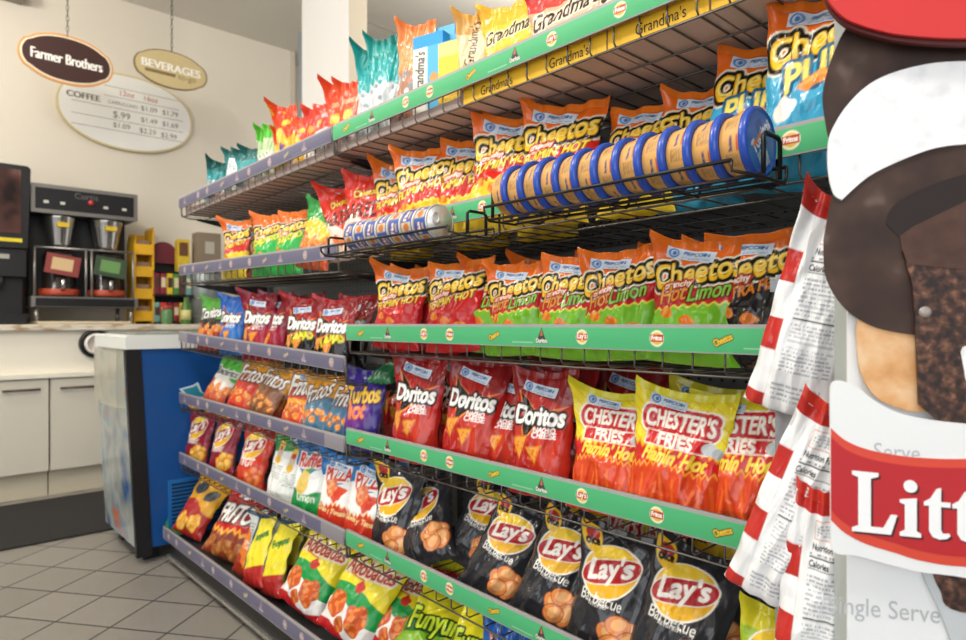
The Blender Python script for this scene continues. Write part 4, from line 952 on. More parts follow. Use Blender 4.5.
top_d = arc([(R_, 60), (R_, 20), (950, 12), (870, 14), (848, 26), (836, 48), (828, 70), (823, 95), (826, 122), (831, 140), (848, 150), (900, 150)]) + [(R_, 150)]
card('donut_print', top_d, .008, CHOC)
mid_d = arc([(832, 196), (827, 222), (824, 246), (827, 279), (844, 307), (868, 324), (895, 332), (940, 338)]) + [(R_, 345), (R_, 120), (860, 120)]
card('donut_print', mid_d, .0105, CHOC)
card('donut_hole_print', arc([(886, 224), (892, 208), (915, 192), (966, 174), (R_, 152)]) + [(R_, 190), (966, 206), (915, 230), (900, 238)], .0112, DKHOLE, .0007)
card('frosting_top_print', [(900, 236), (914, 226), (966, 201), (R_, 172), (R_, 270), (966, 262), (903, 255)], .0118, FROST, .0006)
card('sugar_donut_print', arc([(842, 200), (834, 194), (829, 175), (828, 150), (832, 130), (849, 103), (876, 80), (917, 66), (966, 61), (R_, 62)]) + arc([(R_, 145), (1000, 143), (966, 144), (928, 150), (876, 172), (850, 192)]), .0135, ICING)
card('glazed_donut_print', arc([(858, 318), (857, 340), (861, 372), (875, 396), (899, 408), (930, 412), (R_, 410)]) + [(R_, 318)], .0085, GLAZE)
card('brownie_print', [(903, 251), (966, 258), (R_, 268), (R_, 440), (960, 430), (935, 418), (919, 404), (916, 334), (913, 286)], .0155, CRUMB)
card('frosting_print', [(903, 251), (966, 257), (R_, 267), (R_, 284), (966, 270), (908, 264)], .0162, FROST, .0008)
card('filling_print', arc([(961, 352), (966, 346), (990, 345), (R_, 350), (R_, 385), (985, 384), (966, 380)]), .0162, ICING, .0008)
# rivet
s_, z_ = on_disp(926, 312, .018)
MB().lathe([(.0052, 0), (.0052, .001), (.0035, .0022), (.0015, .0026)], 20, Matrix.Translation((s_, -.0156, z_)) @ Matrix.Rotation(PI / 2, 4, 'X')).build('rivet', mat('clear_rivet', '#9a8d88', .15, coat=.6), DS)
# banner card
bo = arc([(830, 395), (832, 383), (842, 381), (858, 388), (880, 404), (910, 416), (966, 424), (R_, 430)]) + arc([(R_, 600), (966, 578), (920, 572), (880, 562), (858, 556), (838, 554), (831, 548)])
card('banner_card', bo, .022, WCARD)
top_e = [(831, 428), (845, 440), (866, 449), (895, 455), (922, 458), (966, 459), (R_, 456)]
bot_e = [(R_, 570), (966, 567), (922, 561), (895, 553), (866, 544), (845, 533), (831, 520)]
card('banner_print', arc(top_e) + arc(bot_e), .0226, REDL, .0006)
card('banner_print', arc([(x, y + 9) for x, y in top_e]) + arc([(x, y - 10) for x, y in bot_e]), .0232, RED, .0006)
GLY = {'L': [[(0, 0), (.62, 0), (.72, .32), (.62, .32), (.5, .1), (.3, .1), (.3, .86), (.42, .9), (.42, .96), (0, .96), (0, .9), (.1, .86), (.1, .1), (0, .06)]],
       'i': [[(0, 0), (.34, 0), (.34, .06), (.27, .1), (.27, .62), (0, .58), (0, .53), (.08, .5), (.08, .1), (0, .06)], [(.17 + .11 * math.cos(a), .8 + .1 * math.sin(a)) for a in np.linspace(0, 2 * PI, 18)[:-1]]],
       't': [[(.08, .12), (.14, .03), (.24, 0), (.36, .02), (.42, .07), (.4, .11), (.3, .1), (.27, .16), (.27, .52), (.42, .52), (.42, .6), (.27, .6), (.27, .82), (.2, .8), (.1, .64), (0, .58), (0, .52), (.08, .52)]],
       'l': [[(0, 0), (.34, 0), (.34, .06), (.27, .1), (.27, .98), (0, .94), (0, .89), (.08, .86), (.08, .1), (0, .06)]]}
def glyphs(word, x0, y0, H, off, m, name, slope=.1, dx=0, dy=0):
    mb = MB(); x = x0
    for ch in word:
        for P in GLY[ch]: mb.prism(outline([(x + a * H + dx, y0 + (x - x0 + a * H) * slope - b * H + dy) for a, b in P], off), -off, -off + .0006)
        x += H * {'L': .76, 'i': .385, 't': .45, 'l': .38}[ch]
    return mb.build(name, m, DS)
glyphs('Littl', 852, 531, 63, .0236, mat('letter_shadow_ink', '#4a0d12', .5), 'letter_shadow', dx=2.2, dy=2.2)
glyphs('Littl', 852, 531, 63, .0242, mat('white_ink', '#f6f7f7', .45), 'lettering')
def dtext(body, px, py, wpx, off, m, slope, tall=1.0):
    T, hw = text_tris(body); mb = MB()
    for t in T:
        o = outline([(px + p[0] * wpx, py - p[1] * wpx * tall + p[0] * wpx * slope) for p in t], off); mb.add([(a, -off, b) for a, b in o], [(0, 1, 2)])
    return mb.build('grey_lettering', m, DS)
dtext('Single Serve', 884, 612, 112, .0006, GTXT, .1, 1.1); dtext('Serve', 897, 452, 46, .0224, GTXT, .06, 1.1); dtext('Single Serve', 905, 683, 130, .0006, GTXT, .14, 1.1)
# paper cup with brownie pieces printed low at the right
card('cup_print', arc([(918, 560), (925, 580), (940, 612), (952, 645), (960, 690)]) + [(R_, 690), (R_, 552), (950, 552)], .004, mat('cup_grey_print', '#c3c9cb', .5, noise=.05))
card('cup_print', arc([(930, 566), (940, 590), (960, 612), (R_, 622)]) + [(R_, 556), (950, 556)], .0048, CRUMB, .0008)
# spoon handle printed above the banner
card('spoon_print', [(930, 432), (936, 424), (972, 452), (966, 462)], .005, mat('spoon_grey_print', '#a9b2b8', .5, noise=.05))
# red header sign, the shadow along its lower rim painted as a dark card
hd = arc([(824, -8), (831, 10), (849, 27), (883, 38), (917, 43), (966, 45), (1020, 42), (R_, 36)])
card('header_sign', arc([(825, -8), (832, 5), (849, 20), (883, 31), (917, 36), (966, 38), (1020, 35), (R_, 29)]) + [(R_, -120), (880, -120), (838, -70)], .034, REDS, .004)
card('header_sign_shadow', hd + [(R_, -118), (880, -118), (836, -70)], .028, DKRED, .006)
# ------------------------------------------------------------------ the room
def struct(o): o['kind'] = 'structure'; return o
fl = bpy.data.materials.new('floor_tiles'); fl.use_nodes = True; nt = fl.node_tree; b = nt.nodes['Principled BSDF']
geo = nt.nodes.new('ShaderNodeNewGeometry')
def linesn(nx, ny, off, step):
    d = nt.nodes.new('ShaderNodeVectorMath'); d.operation = 'DOT_PRODUCT'; d.inputs[1].default_value = (nx, ny, 0); nt.links.new(geo.outputs['Position'], d.inputs[0])
    t = mth(nt, 'MULTIPLY', mth(nt, 'SUBTRACT', d.outputs['Value'], off), 1 / step); f = mth(nt, 'FRACT', mth(nt, 'ADD', t, 50.0))
    return mth(nt, 'LESS_THAN', mth(nt, 'MINIMUM', f, mth(nt, 'SUBTRACT', 1.0, f)), .0175), mth(nt, 'FLOOR', t)
ga, ia = linesn(-.593, .805, 1.557, .203); gb, ib = linesn(.805, .593, 1.80, .2)
gr = mth(nt, 'MAXIMUM', ga, gb)
wn = nt.nodes.new('ShaderNodeTexWhiteNoise'); wn.noise_dimensions = '2D'; cb = nt.nodes.new('ShaderNodeCombineXYZ'); nt.links.new(ia, cb.inputs[0]); nt.links.new(ib, cb.inputs[1]); nt.links.new(cb.outputs[0], wn.inputs['Vector'])
n1 = nt.nodes.new('ShaderNodeTexNoise'); n1.inputs['Scale'].default_value = 160; n1.inputs['Detail'].default_value = 3; nt.links.new(geo.outputs['Position'], n1.inputs['Vector'])
fac = mth(nt, 'ADD', mth(nt, 'MULTIPLY', wn.outputs['Value'], .5), mth(nt, 'MULTIPLY', n1.outputs['Fac'], .5))
mx = nt.nodes.new('ShaderNodeMix'); mx.data_type = 'RGBA'; mx.inputs[6].default_value = (*lin('#837e76'), 1); mx.inputs[7].default_value = (*lin('#98938a'), 1); nt.links.new(fac, mx.inputs[0])
m2 = nt.nodes.new('ShaderNodeMix'); m2.data_type = 'RGBA'; m2.inputs[7].default_value = (*lin('#3b3a38'), 1); nt.links.new(gr, m2.inputs[0]); nt.links.new(mx.outputs[2], m2.inputs[6]); nt.links.new(m2.outputs[2], b.inputs['Base Color'])
b.inputs['Roughness'].default_value = .38
bp = nt.nodes.new('ShaderNodeBump'); bp.inputs['Strength'].default_value = .4; bp.inputs['Distance'].default_value = .003; bp.invert = True; nt.links.new(gr, bp.inputs['Height']); nt.links.new(bp.outputs[0], b.inputs['Normal'])
struct(MB().box(-4.5, 5, -3.5, 5.2, -.05, 0).build('floor', fl))
WALL = mat('painted_wall', '#e3dac9', .75, noise=.015, scale=3, bump=.15, bscale=240)
WALL2 = mat('painted_partition', '#f9f7f3', .7, noise=.01, scale=3)
CEIL = mat('ceiling_plaster', '#e4dfd5', .85, noise=.04, scale=120)
YW, ZC = 4.90, 3.15
struct(MB().box(-4.5, 2.42, YW, YW + .12, 0, ZC).build('wall_back', WALL))
struct(MB().box(2.42, 5, YW + .25, YW + .37, 0, ZC).build('wall_back', WALL))
struct(MB().box(2.40, 2.435, YW - .012, YW, 0, ZC).build('trim_1', mat('corner_trim', '#cfc7b6', .6)))
struct(MB().box(-4.5, 5, -3.5, 5.3, ZC, ZC + .06).build('ceiling', CEIL))
mb = MB()
for y in (1.6, 2.82, 4.04): mb.box(-4.5, 5, y - .006, y + .006, ZC - .004, ZC)
struct(mb.build('trim_2', mat('ceiling_batten', '#c3bcae', .8)))
# partition stub beside the gondola: white flank, end's shade painted as a beige slab
yA, yB = at(349, 2.0), at(302, 2.0)
struct(MB().box(2.0, 2.12, yA, yB, 0, ZC).build('wall_partition', WALL2))
struct(MB().box(2.0005, 2.1195, yA - .006, yA, 0, ZC).build('shaded_end_face', mat('partition_end_shade', '#d9ccb6', .7)))
struct(MB().box(2.0, 2.03, yB, yB + .05, 0, 2.87).build('trim_4', mat('blue_grey_frame', '#8f9aa0', .4, .3)))
# counter
CY = 4.27
CAB = mat('cream_laminate', '#d6cfbf', .5, noise=.02, scale=5)
CABP = mat('pale_panel', '#ece5d4', .55, noise=.02, scale=6)
HND = mat('dark_pull', '#5b5148', .4, .4)
doors = [(-1.25, -.72), (-.715, -.19), (-.185, .2), (.205, .668), (.674, 1.14), (1.146, 1.62), (1.626, 2.1)]
for i, (a, c) in enumerate(doors):
    nm = {3: 'cream base cabinet door unit, left of the two clearly seen below the coffee counter', 4: 'cream base cabinet door unit beside the blue freezer'}.get(i, f'cream base cabinet under the coffee counter, {ORD[i]} from its left end')
    r = empty('base_cabinet', ((a + c) / 2, CY, 0), label=nm, cat='cabinet', group='base cabinets under the coffee counter'); w = (c - a) / 2
    MB().box(-w, w, .02, .6, .145, .66).build('carcass', CAB, r)
    MB().box(-w, w, .055, .6, 0, .145).build('plinth', mat('plinth_cream', '#cfc4ac', .6), r)
    d = MB().box(-w + .002, w - .002, 0, .02, .147, .655, .002).build('door', CAB, r)
    hx = -.05 if i in (3,) else -.11
    mb = MB(); x0 = w * (.08 if i % 2 else -.82); mb.tube([(x0, -.022, .602), (x0 + .17, -.022, .602)], .0065, 8)
    for q in (.02, .15): mb.tube([(x0 + q, 0, .602), (x0 + q, -.022, .602)], .005, 8)
    mb.build('handle', HND, d)
ct = empty('counter_top', (.5, CY, .66), label='long pale coffee counter with worn wooden edge along the back wall', cat='counter')
MB().box(-1.75, 1.75, -.018, .61, 0, .028, .003).build('ledge', CABP, ct)
MB().box(-1.75, .395, .03, .61, .028, .262).box(.405, 1.75, .03, .61, .028, .262).build('front_panel', CABP, ct)
MB().box(-1.75, 1.75, -.005, .62, .262, .296, .004).build('worktop', mixmat('worn_laminate', [(.35, '#a98a66'), (.46, '#d9cfbb'), (.75, '#e4dccb')], 9, 5, .5, aniso=(1, 1, 3)), ct)
ZT = .956
# cup dispenser ring in the counter front
X = xat(95, CY + .03); r = empty('cup_dispenser', (X, CY + .03, .845), label='round black cup dispenser set in the counter front by the freezer', cat='dispenser')
MX = Matrix.Rotation(PI / 2, 4, 'X')
MB().lathe([(.066, -.0), (.066, .03), (.08, .03), (.084, .0)], 36, MX).build('collar', BLACK, r)
MB().lathe([(.06, 0), (.06, .05), (.052, .06), (.046, .055), (.044, .01)], 36, MX).build('cup', mat('paper_cup', '#e9e2da', .6), r)
# floor mat
MAT = mat('black_mat', '#2a2927', .95, noise=.5, scale=180, bump=.8, bscale=220)
tag(MB().box(-1.6, 1.35, 3.40, 4.2, .0005, .010, .004).build('floor_mat', MAT), 'long black carpet mat on the floor in front of the cabinets', 'mat')
# ------------------------------------------------------------------ ice-cream freezer at the gondola's far end
FX0, FY0, FY1, FX1 = .705, 2.835, 3.32, 1.36
BLUE = mat('freezer_blue', '#144f92', .35, noise=.12, scale=6)
F = empty('chest_freezer', (FX0, FY0, 0), label='blue chest freezer with white rim at the far end of the shelving', cat='freezer')
w, l = FX1 - FX0, FY1 - FY0
def taper(x, z): return x + (.045 * (1 - z / .86) if x < .3 else -.045 * (1 - z / .86))
mb = MB(); v = []
for z in (.06, .862):
    for x, y in ((.0, 0), (w, 0), (w, l), (.0, l)): v.append((taper(x, z), y, z))
mb.add(v, [(3, 2, 1, 0), (4, 5, 6, 7), (0, 1, 5, 4), (1, 2, 6, 5), (2, 3, 7, 6), (3, 0, 4, 7)]).build('cabinet', BLUE, F)
mb = MB(); P = [(-.012, .862), (-.012, .91), (.0, .918), (w + .02, .918), (w + .02, .862)]
mb.prism(P, -.012, l + .012).build('rim', mat('white_rim', '#e3e6e2', .4), F)
MB().box(.03, w - .02, .03, l - .03, .918, .928, .003).build('glass_lid', mat('freezer_glass', '#9aa39c', .1, alpha=.75), F)
mb = MB(); v = []
for z in (.03, .862):
    for x, y in ((-.012, -.006), (.045, -.006), (.045, .02), (-.012, .02)): v.append((taper(x, z), y, z))
mb.add(v, [(3, 2, 1, 0), (4, 5, 6, 7), (0, 1, 5, 4), (1, 2, 6, 5), (2, 3, 7, 6), (3, 0, 4, 7)]).build('corner_profile', BLACK, F)
POST = mixmat('freezer_poster', [(.3, '#2f5f9a'), (.42, '#8f9a9c'), (.52, '#b3b7b2'), (.62, '#7fa3b4'), (.72, '#d9764a'), (.8, '#e9d7a8')], 5, 2, .25, coat=.4)
mb = MB(); v = []
for z in (.07, .85):
    for x, y in ((-.014, .02), (-.004, .02), (-.004, l - .01), (-.014, l - .01)): v.append((taper(x, z), y, z))
mb.add(v, [(3, 2, 1, 0), (4, 5, 6, 7), (0, 1, 5, 4), (1, 2, 6, 5), (2, 3, 7, 6), (3, 0, 4, 7)]).build('front_poster', POST, F)
MB().box(-.035, .0, .03, .4, .63, .86).build('clear_pocket', mat('clear_pocket', '#cfc9ae', .15, alpha=.45), F)
mb = MB(); GX = xat(168, FY0) - FX0
mb.box(GX, GX + .3, -.008, 0, .13, .32)
o = mb.build('vent_grille', mat('grille_blue', '#1f6fb4', .4), F)
mb = MB()
for k in range(11): mb.box(GX + .012, GX + .288, -.0092, -.004, .142 + k * .0155, .150 + k * .0155)
mb.build('louvre', mat('louvre_dark', '#0c2440', .5), o)
GRN = mat('decal_green', '#3f9a5a', .4); TEAL = mat('decal_teal', '#2f8fa6', .4); WLN = mat('decal_white', '#cfe6ea', .4)
gc = [(xat(170, FY0) - FX0 + .055 + .075 * math.cos(a), .125 + .075 * math.sin(a)) for a in np.linspace(PI * .5, PI * 1.5, 16)]
MB().prism(gc, -.002, 0).build('decal', GRN, F)
def dz(px, py): X = xat(px, FY0); return (X - FX0, zat(py, X, FY0))
MB().prism([dz(*p) for p in ((179, 389), (193, 385), (198, 382), (202, 392), (215, 400), (195, 398), (186, 396))], -.002, 0).build('decal', WLN, F)
MB().prism([dz(*p) for p in ((182, 389.5), (193, 387), (196.5, 385), (200, 392), (212, 398), (195, 396), (187, 394))], -.0026, 0).build('decal', TEAL, F)
for x in (.1, w - .1):
    for y in (.08, l - .08): MB().box(x - .03, x + .03, y - .03, y + .03, 0, .06).build('foot', BLACK, F)
# ------------------------------------------------------------------ things on the counter
STEEL = mat('brushed_steel', '#a5a09a', .3, .8); CHR = mat('polished_steel', '#c9c7c4', .15, .95); BODY = mat('brewer_black', '#1d1c1d', .35)
bx0, bx1, by = .60, 1.145, 4.40
Bw = empty('coffee_brewer', ((bx0 + bx1) / 2, by, ZT), label='black and steel twin coffee brewer with two cone baskets on the counter', cat='coffee machine')
w = (bx1 - bx0) / 2
MB().prism([(-w, .10), (w, .10), (w, .16), (-w, .16)], -.02, .36).build('base', STEEL, Bw)
MB().box(-w + .02, w - .02, -.024, -.019, .104, .15).build('base_front', BODY, Bw)
MB().box(-w + .02, w - .02, .2, .36, .16, .64).build('back_housing', BODY, Bw)
MB().box(-w, w, .0, .36, .635, .795, .008).build('header', BODY, Bw)
mb = MB(); 
for a, c, d, e in ((-w, w, .775, .797), (-w, w, .633, .655)): mb.box(a, c, -.012, .0, d, e)
for a in (-w, w - .02): mb.box(a, a + .02, -.012, 0, .655, .775)
mb.build('header_frame', STEEL, Bw)
pnl = MB().box(-w + .02, w - .02, -.006, 0, .655, .775).build('control_panel', BLACK, Bw)
mb = MB()
for x in (-.2, -.12, .1, .2): mb.box(x - .012, x + .012, -.009, -.005, .69, .705)
mb.build('button', mat('button_white', '#cfcac0', .4), pnl)
MB().lathe([(.014, 0), (.014, .02)], 20, Matrix.Translation((.02, -.006, .715)) @ MX).build('brew_light', mat('brew_red', '#c93a34', .4), pnl)
T, hw = text_tris('Curtis'); MB().tris(T, Matrix.Translation((.0, -.0065, .75)) @ Matrix.Diagonal((.12, 1, .12, 1))).build('lettering', mat('panel_grey_ink', '#6a6664', .5), pnl)
for sx_ in (-.12, .125):
    b_ = MB().lathe([(.055, .44), (.06, .47), (.085, .62), (.088, .634)], 28, Matrix.Translation((sx_, .09, 0))).build('brew_basket', CHR, Bw)
    MB().box(sx_ - .03, sx_ + .03, -.03, .01, .56, .585).build('basket_handle', mat('basket_yellow', '#d9b82a', .5), b_)
    sv = MB().lathe([(.09, .163), (.1, .18), (.1, .2), (.085, .215), (.085, .40), (.075, .42), (.03, .425)], 28, Matrix.Translation((sx_, .1, 0))).build('coffee_server', mat('server_dark', '#2b2422', .25), Bw)
    MB().lathe([(.101, .168), (.104, .18), (.104, .2), (.1, .206)], 28, Matrix.Translation((sx_, .1, 0))).build('server_band', mat('server_orange', '#b5472b', .4), sv)
    c1 = '#a8302c' if sx_ < 0 else '#3f6a34'
    M = Matrix.Translation((sx_, 0, .34)) @ Matrix.Rotation(.15, 4, 'Y')
    MB().box(-.085, .085, -.012, -.006, -.055, .06, 0, M).build('server_label', mat('label_red' if sx_ < 0 else 'label_green', '#8f3f3a' if sx_ < 0 else '#3c4f38', .5, noise=.25, scale=30), sv)
    MB().box(-.055, .05, -.0135, -.011, -.03, .04, 0, M).build('label_panel', mat('label_cream' if sx_ < 0 else 'label_leaf', '#d9b98a' if sx_ < 0 else '#6f9a5a', .5), sv)
    MB().tube([(sx_, .0, .2), (sx_, -.02, .22), (sx_, -.02, .26)], .012, 10).build('tap', CHR, sv)
mb = MB()
for x in (-w + .01, -.01, .02, w - .03): mb.tube([(x + .01, .01, .16), (x + .01, .01, .44)], .007, 8)
mb.tube([(-w + .02, .01, .44), (w - .02, .01, .44)], .007, 8)
mb.build('guard_rail', STEEL, Bw)
for x in (-w + .03, w - .03):
    for y in (.02, .33): MB().tube([(x, y, 0), (x, y, .1)], .012, 10).build('leg', STEEL, Bw)
MB().box(.62 - (bx0 + bx1) / 2, 1.09 - (bx0 + bx1) / 2, -.09, .3, .0006, .018, .004).build('tray_board', mat('board_beige', '#cdbfa2', .6), Bw)
# cappuccino machine
Cm = empty('drink_machine', (.38, 4.38, ZT), label='tall black cappuccino machine with yellow strip at the left edge', cat='drink machine')
MB().box(-.2, .2, .05, .42, .03, .88, .015).build('cabinet', BODY, Cm)
MB().prism([(-.2, .42), (.2, .42), (.215, .86), (.2, .875), (-.2, .875)], -.03, .06).build('door', BODY, Cm)
MB().box(-.17, .17, -.034, -.028, .5, .85).build('picture_window', mixmat('machine_picture', [(.35, '#241816'), (.55, '#5a3a34'), (.7, '#8a7a6a')], 6, 2, .2), Cm)
MB().box(-.2, .175, -.036, -.02, .452, .472).build('light_strip', mat('strip_yellow', '#e2cc2a', .4), Cm)
mb = MB().box(-.2, .2, -.01, .06, .26, .42, .006); mb.build('valve_panel', BLACK, Cm)
MB().box(.05, .12, -.014, -.009, .36, .385).build('badge', mat('badge_grey', '#a9a79c', .5), Cm)
mb = MB()
for x in (-.08, .08): mb.lathe([(.018, .2), (.022, .26)], 16, Matrix.Translation((x, .01, 0)))
mb.build('nozzle', BLACK, Cm)
MB().box(-.2, .2, -.05, .06, .0, .06, .008).build('drip_tray', BLACK, Cm)
# yellow packet rack
YR = mat('rack_yellow', '#e6ae1c', .5, noise=.05)
r = empty('tea_rack', (1.205, 4.52, ZT), label='tiered yellow packet rack beside the coffee brewer', cat='rack'); r.scale = (.68, 1, 1)
MB().prism([(-.085, 0), (-.07, 0), (-.07, .56), (-.085, .5)], -.05, .12).prism([(.07, 0), (.085, 0), (.085, .62), (.07, .6)], -.05, .12).build('side', YR, r)
mb = MB()
for k in range(4): mb.box(-.07, .07, -.05, .11, .02 + .14 * k, .03 + .14 * k).box(-.07, .07, -.055, -.05, .02 + .14 * k, .085 + .14 * k)
mb.box(-.07, .07, .11, .12, 0, .58).build('tier', YR, r)
pk = mat('packet_brown', '#9a7a64', .6, noise=.3, scale=60)
for k in range(4):
    MB().box(-.06, .06, -.02, .08, .0305 + .14 * k, .115 + .14 * k, .004).build('packet_stack', pk, r)
# packet stand with coloured sachets
r = empty('creamer_stand', (1.375, 4.5, ZT), label='black wire stand of maroon, teal and yellow creamer packets beside the yellow rack', cat='stand')
MB().box(-.12, .12, .1, .11, 0, .46).box(-.12, .12, -.06, .11, .18, .19).box(-.12, .12, -.06, .11, 0, .012).build('frame', BLACK, r)
cols = ['#7a2230', '#5a3a2c', '#8a2a34', '#6fa098', '#e2c02a', '#c93a3a', '#4f8a3a']
for row_, (z0, z1) in enumerate(((.191, .33), (.0125, .14))):
    for k in range(6):
        c = cols[(k * 2 + row_ * 3) % 7]; x0 = -.115 + .039 * k
        p = MB().box(x0, x0 + .035, -.04, .05, z0, z1, .004).build('packet', mat('packet_' + c[1:], c, .5, noise=.15), r)
        MB().box(x0 + .004, x0 + .031, -.0408, -.0398, z0 + .045, z1 - .03).build('packet_label', mat('packet_label_cream' if k % 2 else 'packet_label_dark', '#d8c8a4' if k % 2 else '#4a3028', .5, noise=.3, scale=80), p)
MB().box(-.12, .12, -.05, .1, .335, .34).build('shelf', BLACK, r)
MB().prism([(-.12, .4)] + [(-.03 + .09 * math.cos(a), .44 + .1 * math.sin(a)) for a in np.linspace(PI, 0, 12)] + [(.06, .4)], .06, .075).build('header_card', mat('header_maroon', '#6f2232', .5), r)
yb_ = MB().box(.04, .115, .0, .06, .341, .56).build('yellow_box', mat('box_yellow', '#d9b82e', .5, noise=.15), r)
MB().box(.05, .105, -.001, .0, .45, .54).build('box_print', mat('box_print_brown', '#6a4228', .5, noise=.3, scale=70), yb_)
# canister and box
CX = xat(205, 4.5)
r = empty('canister', (CX, 4.5, ZT), label='grey metal canister on the counter behind the purple shelves', cat='canister')
MB().lathe([(.1, 0), (.1, .33), (.098, .335)], 32).build('drum', mat('drum_grey', '#9aa0a0', .4, .5), r)
mb = MB()
for z in (.05, .17, .29): mb.lathe([(.1, z - .004), (.103, z - .003), (.103, z + .003), (.1, z + .004)], 32)
mb.build('hoop', STEEL, r); MB().lathe([(.102, .335), (.102, .345), (.02, .35)], 32).build('lid', STEEL, r)
r = empty('carton', (CX + .01, 4.5, ZT + .351), label='small brown cardboard carton standing on the grey canister', cat='box')
MB().box(-.075, .075, -.06, .06, 0, .26, .002).build('box_body', mat('brown_carton', '#8a7a66', .7, noise=.05), r)
MB().box(-.03, .03, -.062, -.06, .12, .2).build('box_label', mat('box_label', '#b9b2a4', .6), r)
# small jar and bottle by the stand
r = empty('jar', (1.30, 4.34, ZT), label='small glass jar with green contents in front of the creamer stand', cat='jar')
MB().lathe([(.03, 0), (.034, .01), (.034, .08), (.026, .095)], 20).build('jar_body', mat('jar_green', '#5f8a5a', .2), r); MB().lathe([(.028, .095), (.028, .115), (.01, .116)], 20).build('lid', mat('lid_red', '#b8452c', .4), r)
r = empty('syrup_bottle', (1.41, 4.33, ZT), label='green and yellow labelled bottle in front of the creamer stand', cat='bottle')
MB().lathe([(.028, 0), (.03, .01), (.03, .11), (.012, .14), (.012, .17)], 20).build('bottle_body', mat('bottle_green', '#4f7a34', .3), r); MB().lathe([(.0305, .03), (.0305, .09)], 20).build('bottle_label', mat('bottle_label', '#d9d08a', .5), r)
# ------------------------------------------------------------------ hanging signs
def oval(cx, cz, rx, rz, bump=.05, n=96):
    o = []
    for k in range(n):
        a = 2 * PI * k / n; c, d = math.cos(a), math.sin(a)
        t = min(1, max(0, (abs(c) - .80) / .07)); q = 1 - bump * (1 - t * t * (3 - 2 * t)) * 0 + bump * t * t * (3 - 2 * t)
        e = (abs(c) ** 2.15 + abs(d) ** 2.15) ** (-1 / 2.15)
        o.append((cx + rx * c * e * q / (1 + bump) * (1.04 if bump else 1), cz + rz * d * e * (1 + .35 * (q - 1))))
    return o
def sign_text(body, cx, cz, wid, y, m, parent, tall=1.0, name='lettering'):
    T, hw = text_tris(body)
    return MB().tris(T, Matrix.Translation((cx, y, cz)) @ Matrix.Diagonal((wid, 1, wid * tall, 1))).build(name, m, parent)
BRN = mat('sign_brown', '#3f2420', .4, noise=.05); CRM = mat('sign_cream', '#efe0c4', .5); ORG = mat('sign_orange', '#d99a54', .5); KHK = mat('sign_khaki', '#c9b584', .5, noise=.05); KHD = mat('sign_dark_khaki', '#7d6a45', .5); WHT = mat('sign_white', '#f1efe8', .4); OFFW = mat('sign_ink_white', '#f3efe6', .5); GI = mat('sign_ink_grey', '#6f675c', .6); RI = mat('sign_ink_red', '#b8543a', .6)
CH = mat('chain_dark', '#4a4a46', .5, .5)
def chain(parent, x, z0, z1):
    mb = MB(); n = int((z1 - z0) / .028)
    for k in range(n):
        z = z0 + (k + .5) * (z1 - z0) / n; f = k % 2
        mb.tube([(x + (.006 * math.cos(a) if f else 0), (0 if f else .006 * math.cos(a)), z + .018 * math.sin(a)) for a in np.linspace(0, 2 * PI, 9)[:-1]], .0018, 5, True)
    return mb.build('chain', CH, parent)
Y = 4.2
xa, xb = xat(18, Y), xat(113, Y); cx = (xa + xb) / 2; cz = zat(60, cx, Y); r = empty('hanging_sign', (cx, Y, cz), label='dark brown oval sign with white lettering and orange rim hanging from chain', cat='sign')
rx = (xb - xa) / 2; rz = rx * .56
MB().prism(oval(0, 0, rx * .97, rz * 1.08), 0, .012).build('rim', ORG, r)
MB().prism(oval(0, 0, rx * .93, rz * .99), -.002, 0).build('rim_line', CRM, r); MB().prism(oval(0, 0, rx * .89, rz * .93), -.004, -.002).build('face', BRN, r)
def boldsign(body, cx, cz, wid, y, m, parent, tall):
    T, hw = text_tris(body); mb = MB()
    for d in (-.0025, 0, .0025): mb.tris(T, Matrix.Translation((cx + d, y - d * .01, cz)) @ Matrix.Diagonal((wid, 1, wid * tall, 1)))
    return mb.build('lettering', m, parent)
boldsign('Farmer Brothers', 0, .0, rx * 1.5, -.0046, OFFW, r, 1.6)
chain(r, .0, rz * 1.04, ZC - cz)
xa, xb = xat(134, Y), xat(207, Y); cx = (xa + xb) / 2; cz = zat(70, cx, Y); rx = (xb - xa) / 2; rz = rx * .54
r = empty('hanging_sign', (cx, Y, cz), label='khaki oval beverages to-go sign hanging from chain', cat='sign')
MB().prism(oval(0, 0, rx * .97, rz * 1.0), 0, .012).build('rim', KHD, r); MB().prism(oval(0, 0, rx * .93, rz * .94), -.002, 0).build('face', KHK, r)
boldsign('BEVERAGES', 0, rz * .1, rx * 1.6, -.0026, OFFW, r, 1.0)
sign_text('to-go', rx * .42, -rz * .35, rx * .5, -.0026, KHD, r); MB().box(-rx * .72, rx * .1, -.0028, -.002, -rz * .36, -rz * .2).build('bar', KHD, r)
chain(r, .0, rz * .96, ZC - cz)
Y = 4.871
xa, xb = xat(54, Y), xat(194, Y); cx = (xa + xb) / 2; cz = zat(113, cx, Y); rx = (xb - xa) / 2; rz = rx * .58
r = empty('menu_board', (cx, Y, cz), label='large white oval coffee price board on the back wall', cat='sign')
MB().prism(oval(0, 0, rx * .97, rz * 1.03, .0), 0, .029).build('rim', mat('menu_rim', '#d3c391', .5), r); MB().prism(oval(0, 0, rx * .945, rz * .985, .0), -.002, 0).build('face', WHT, r)
sign_text('12oz', -.02 * rx, rz * .5, rx * .2, -.0026, RI, r); sign_text('16oz', rx * .33, rz * .5, rx * .2, -.0026, RI, r)
boldsign('COFFEE', -rx * .62, rz * .22, rx * .44, -.0026, GI, r, 1.0); sign_text('CAPPUCCINO', -rx * .08, rz * .2, rx * .42, -.0026, GI, r)
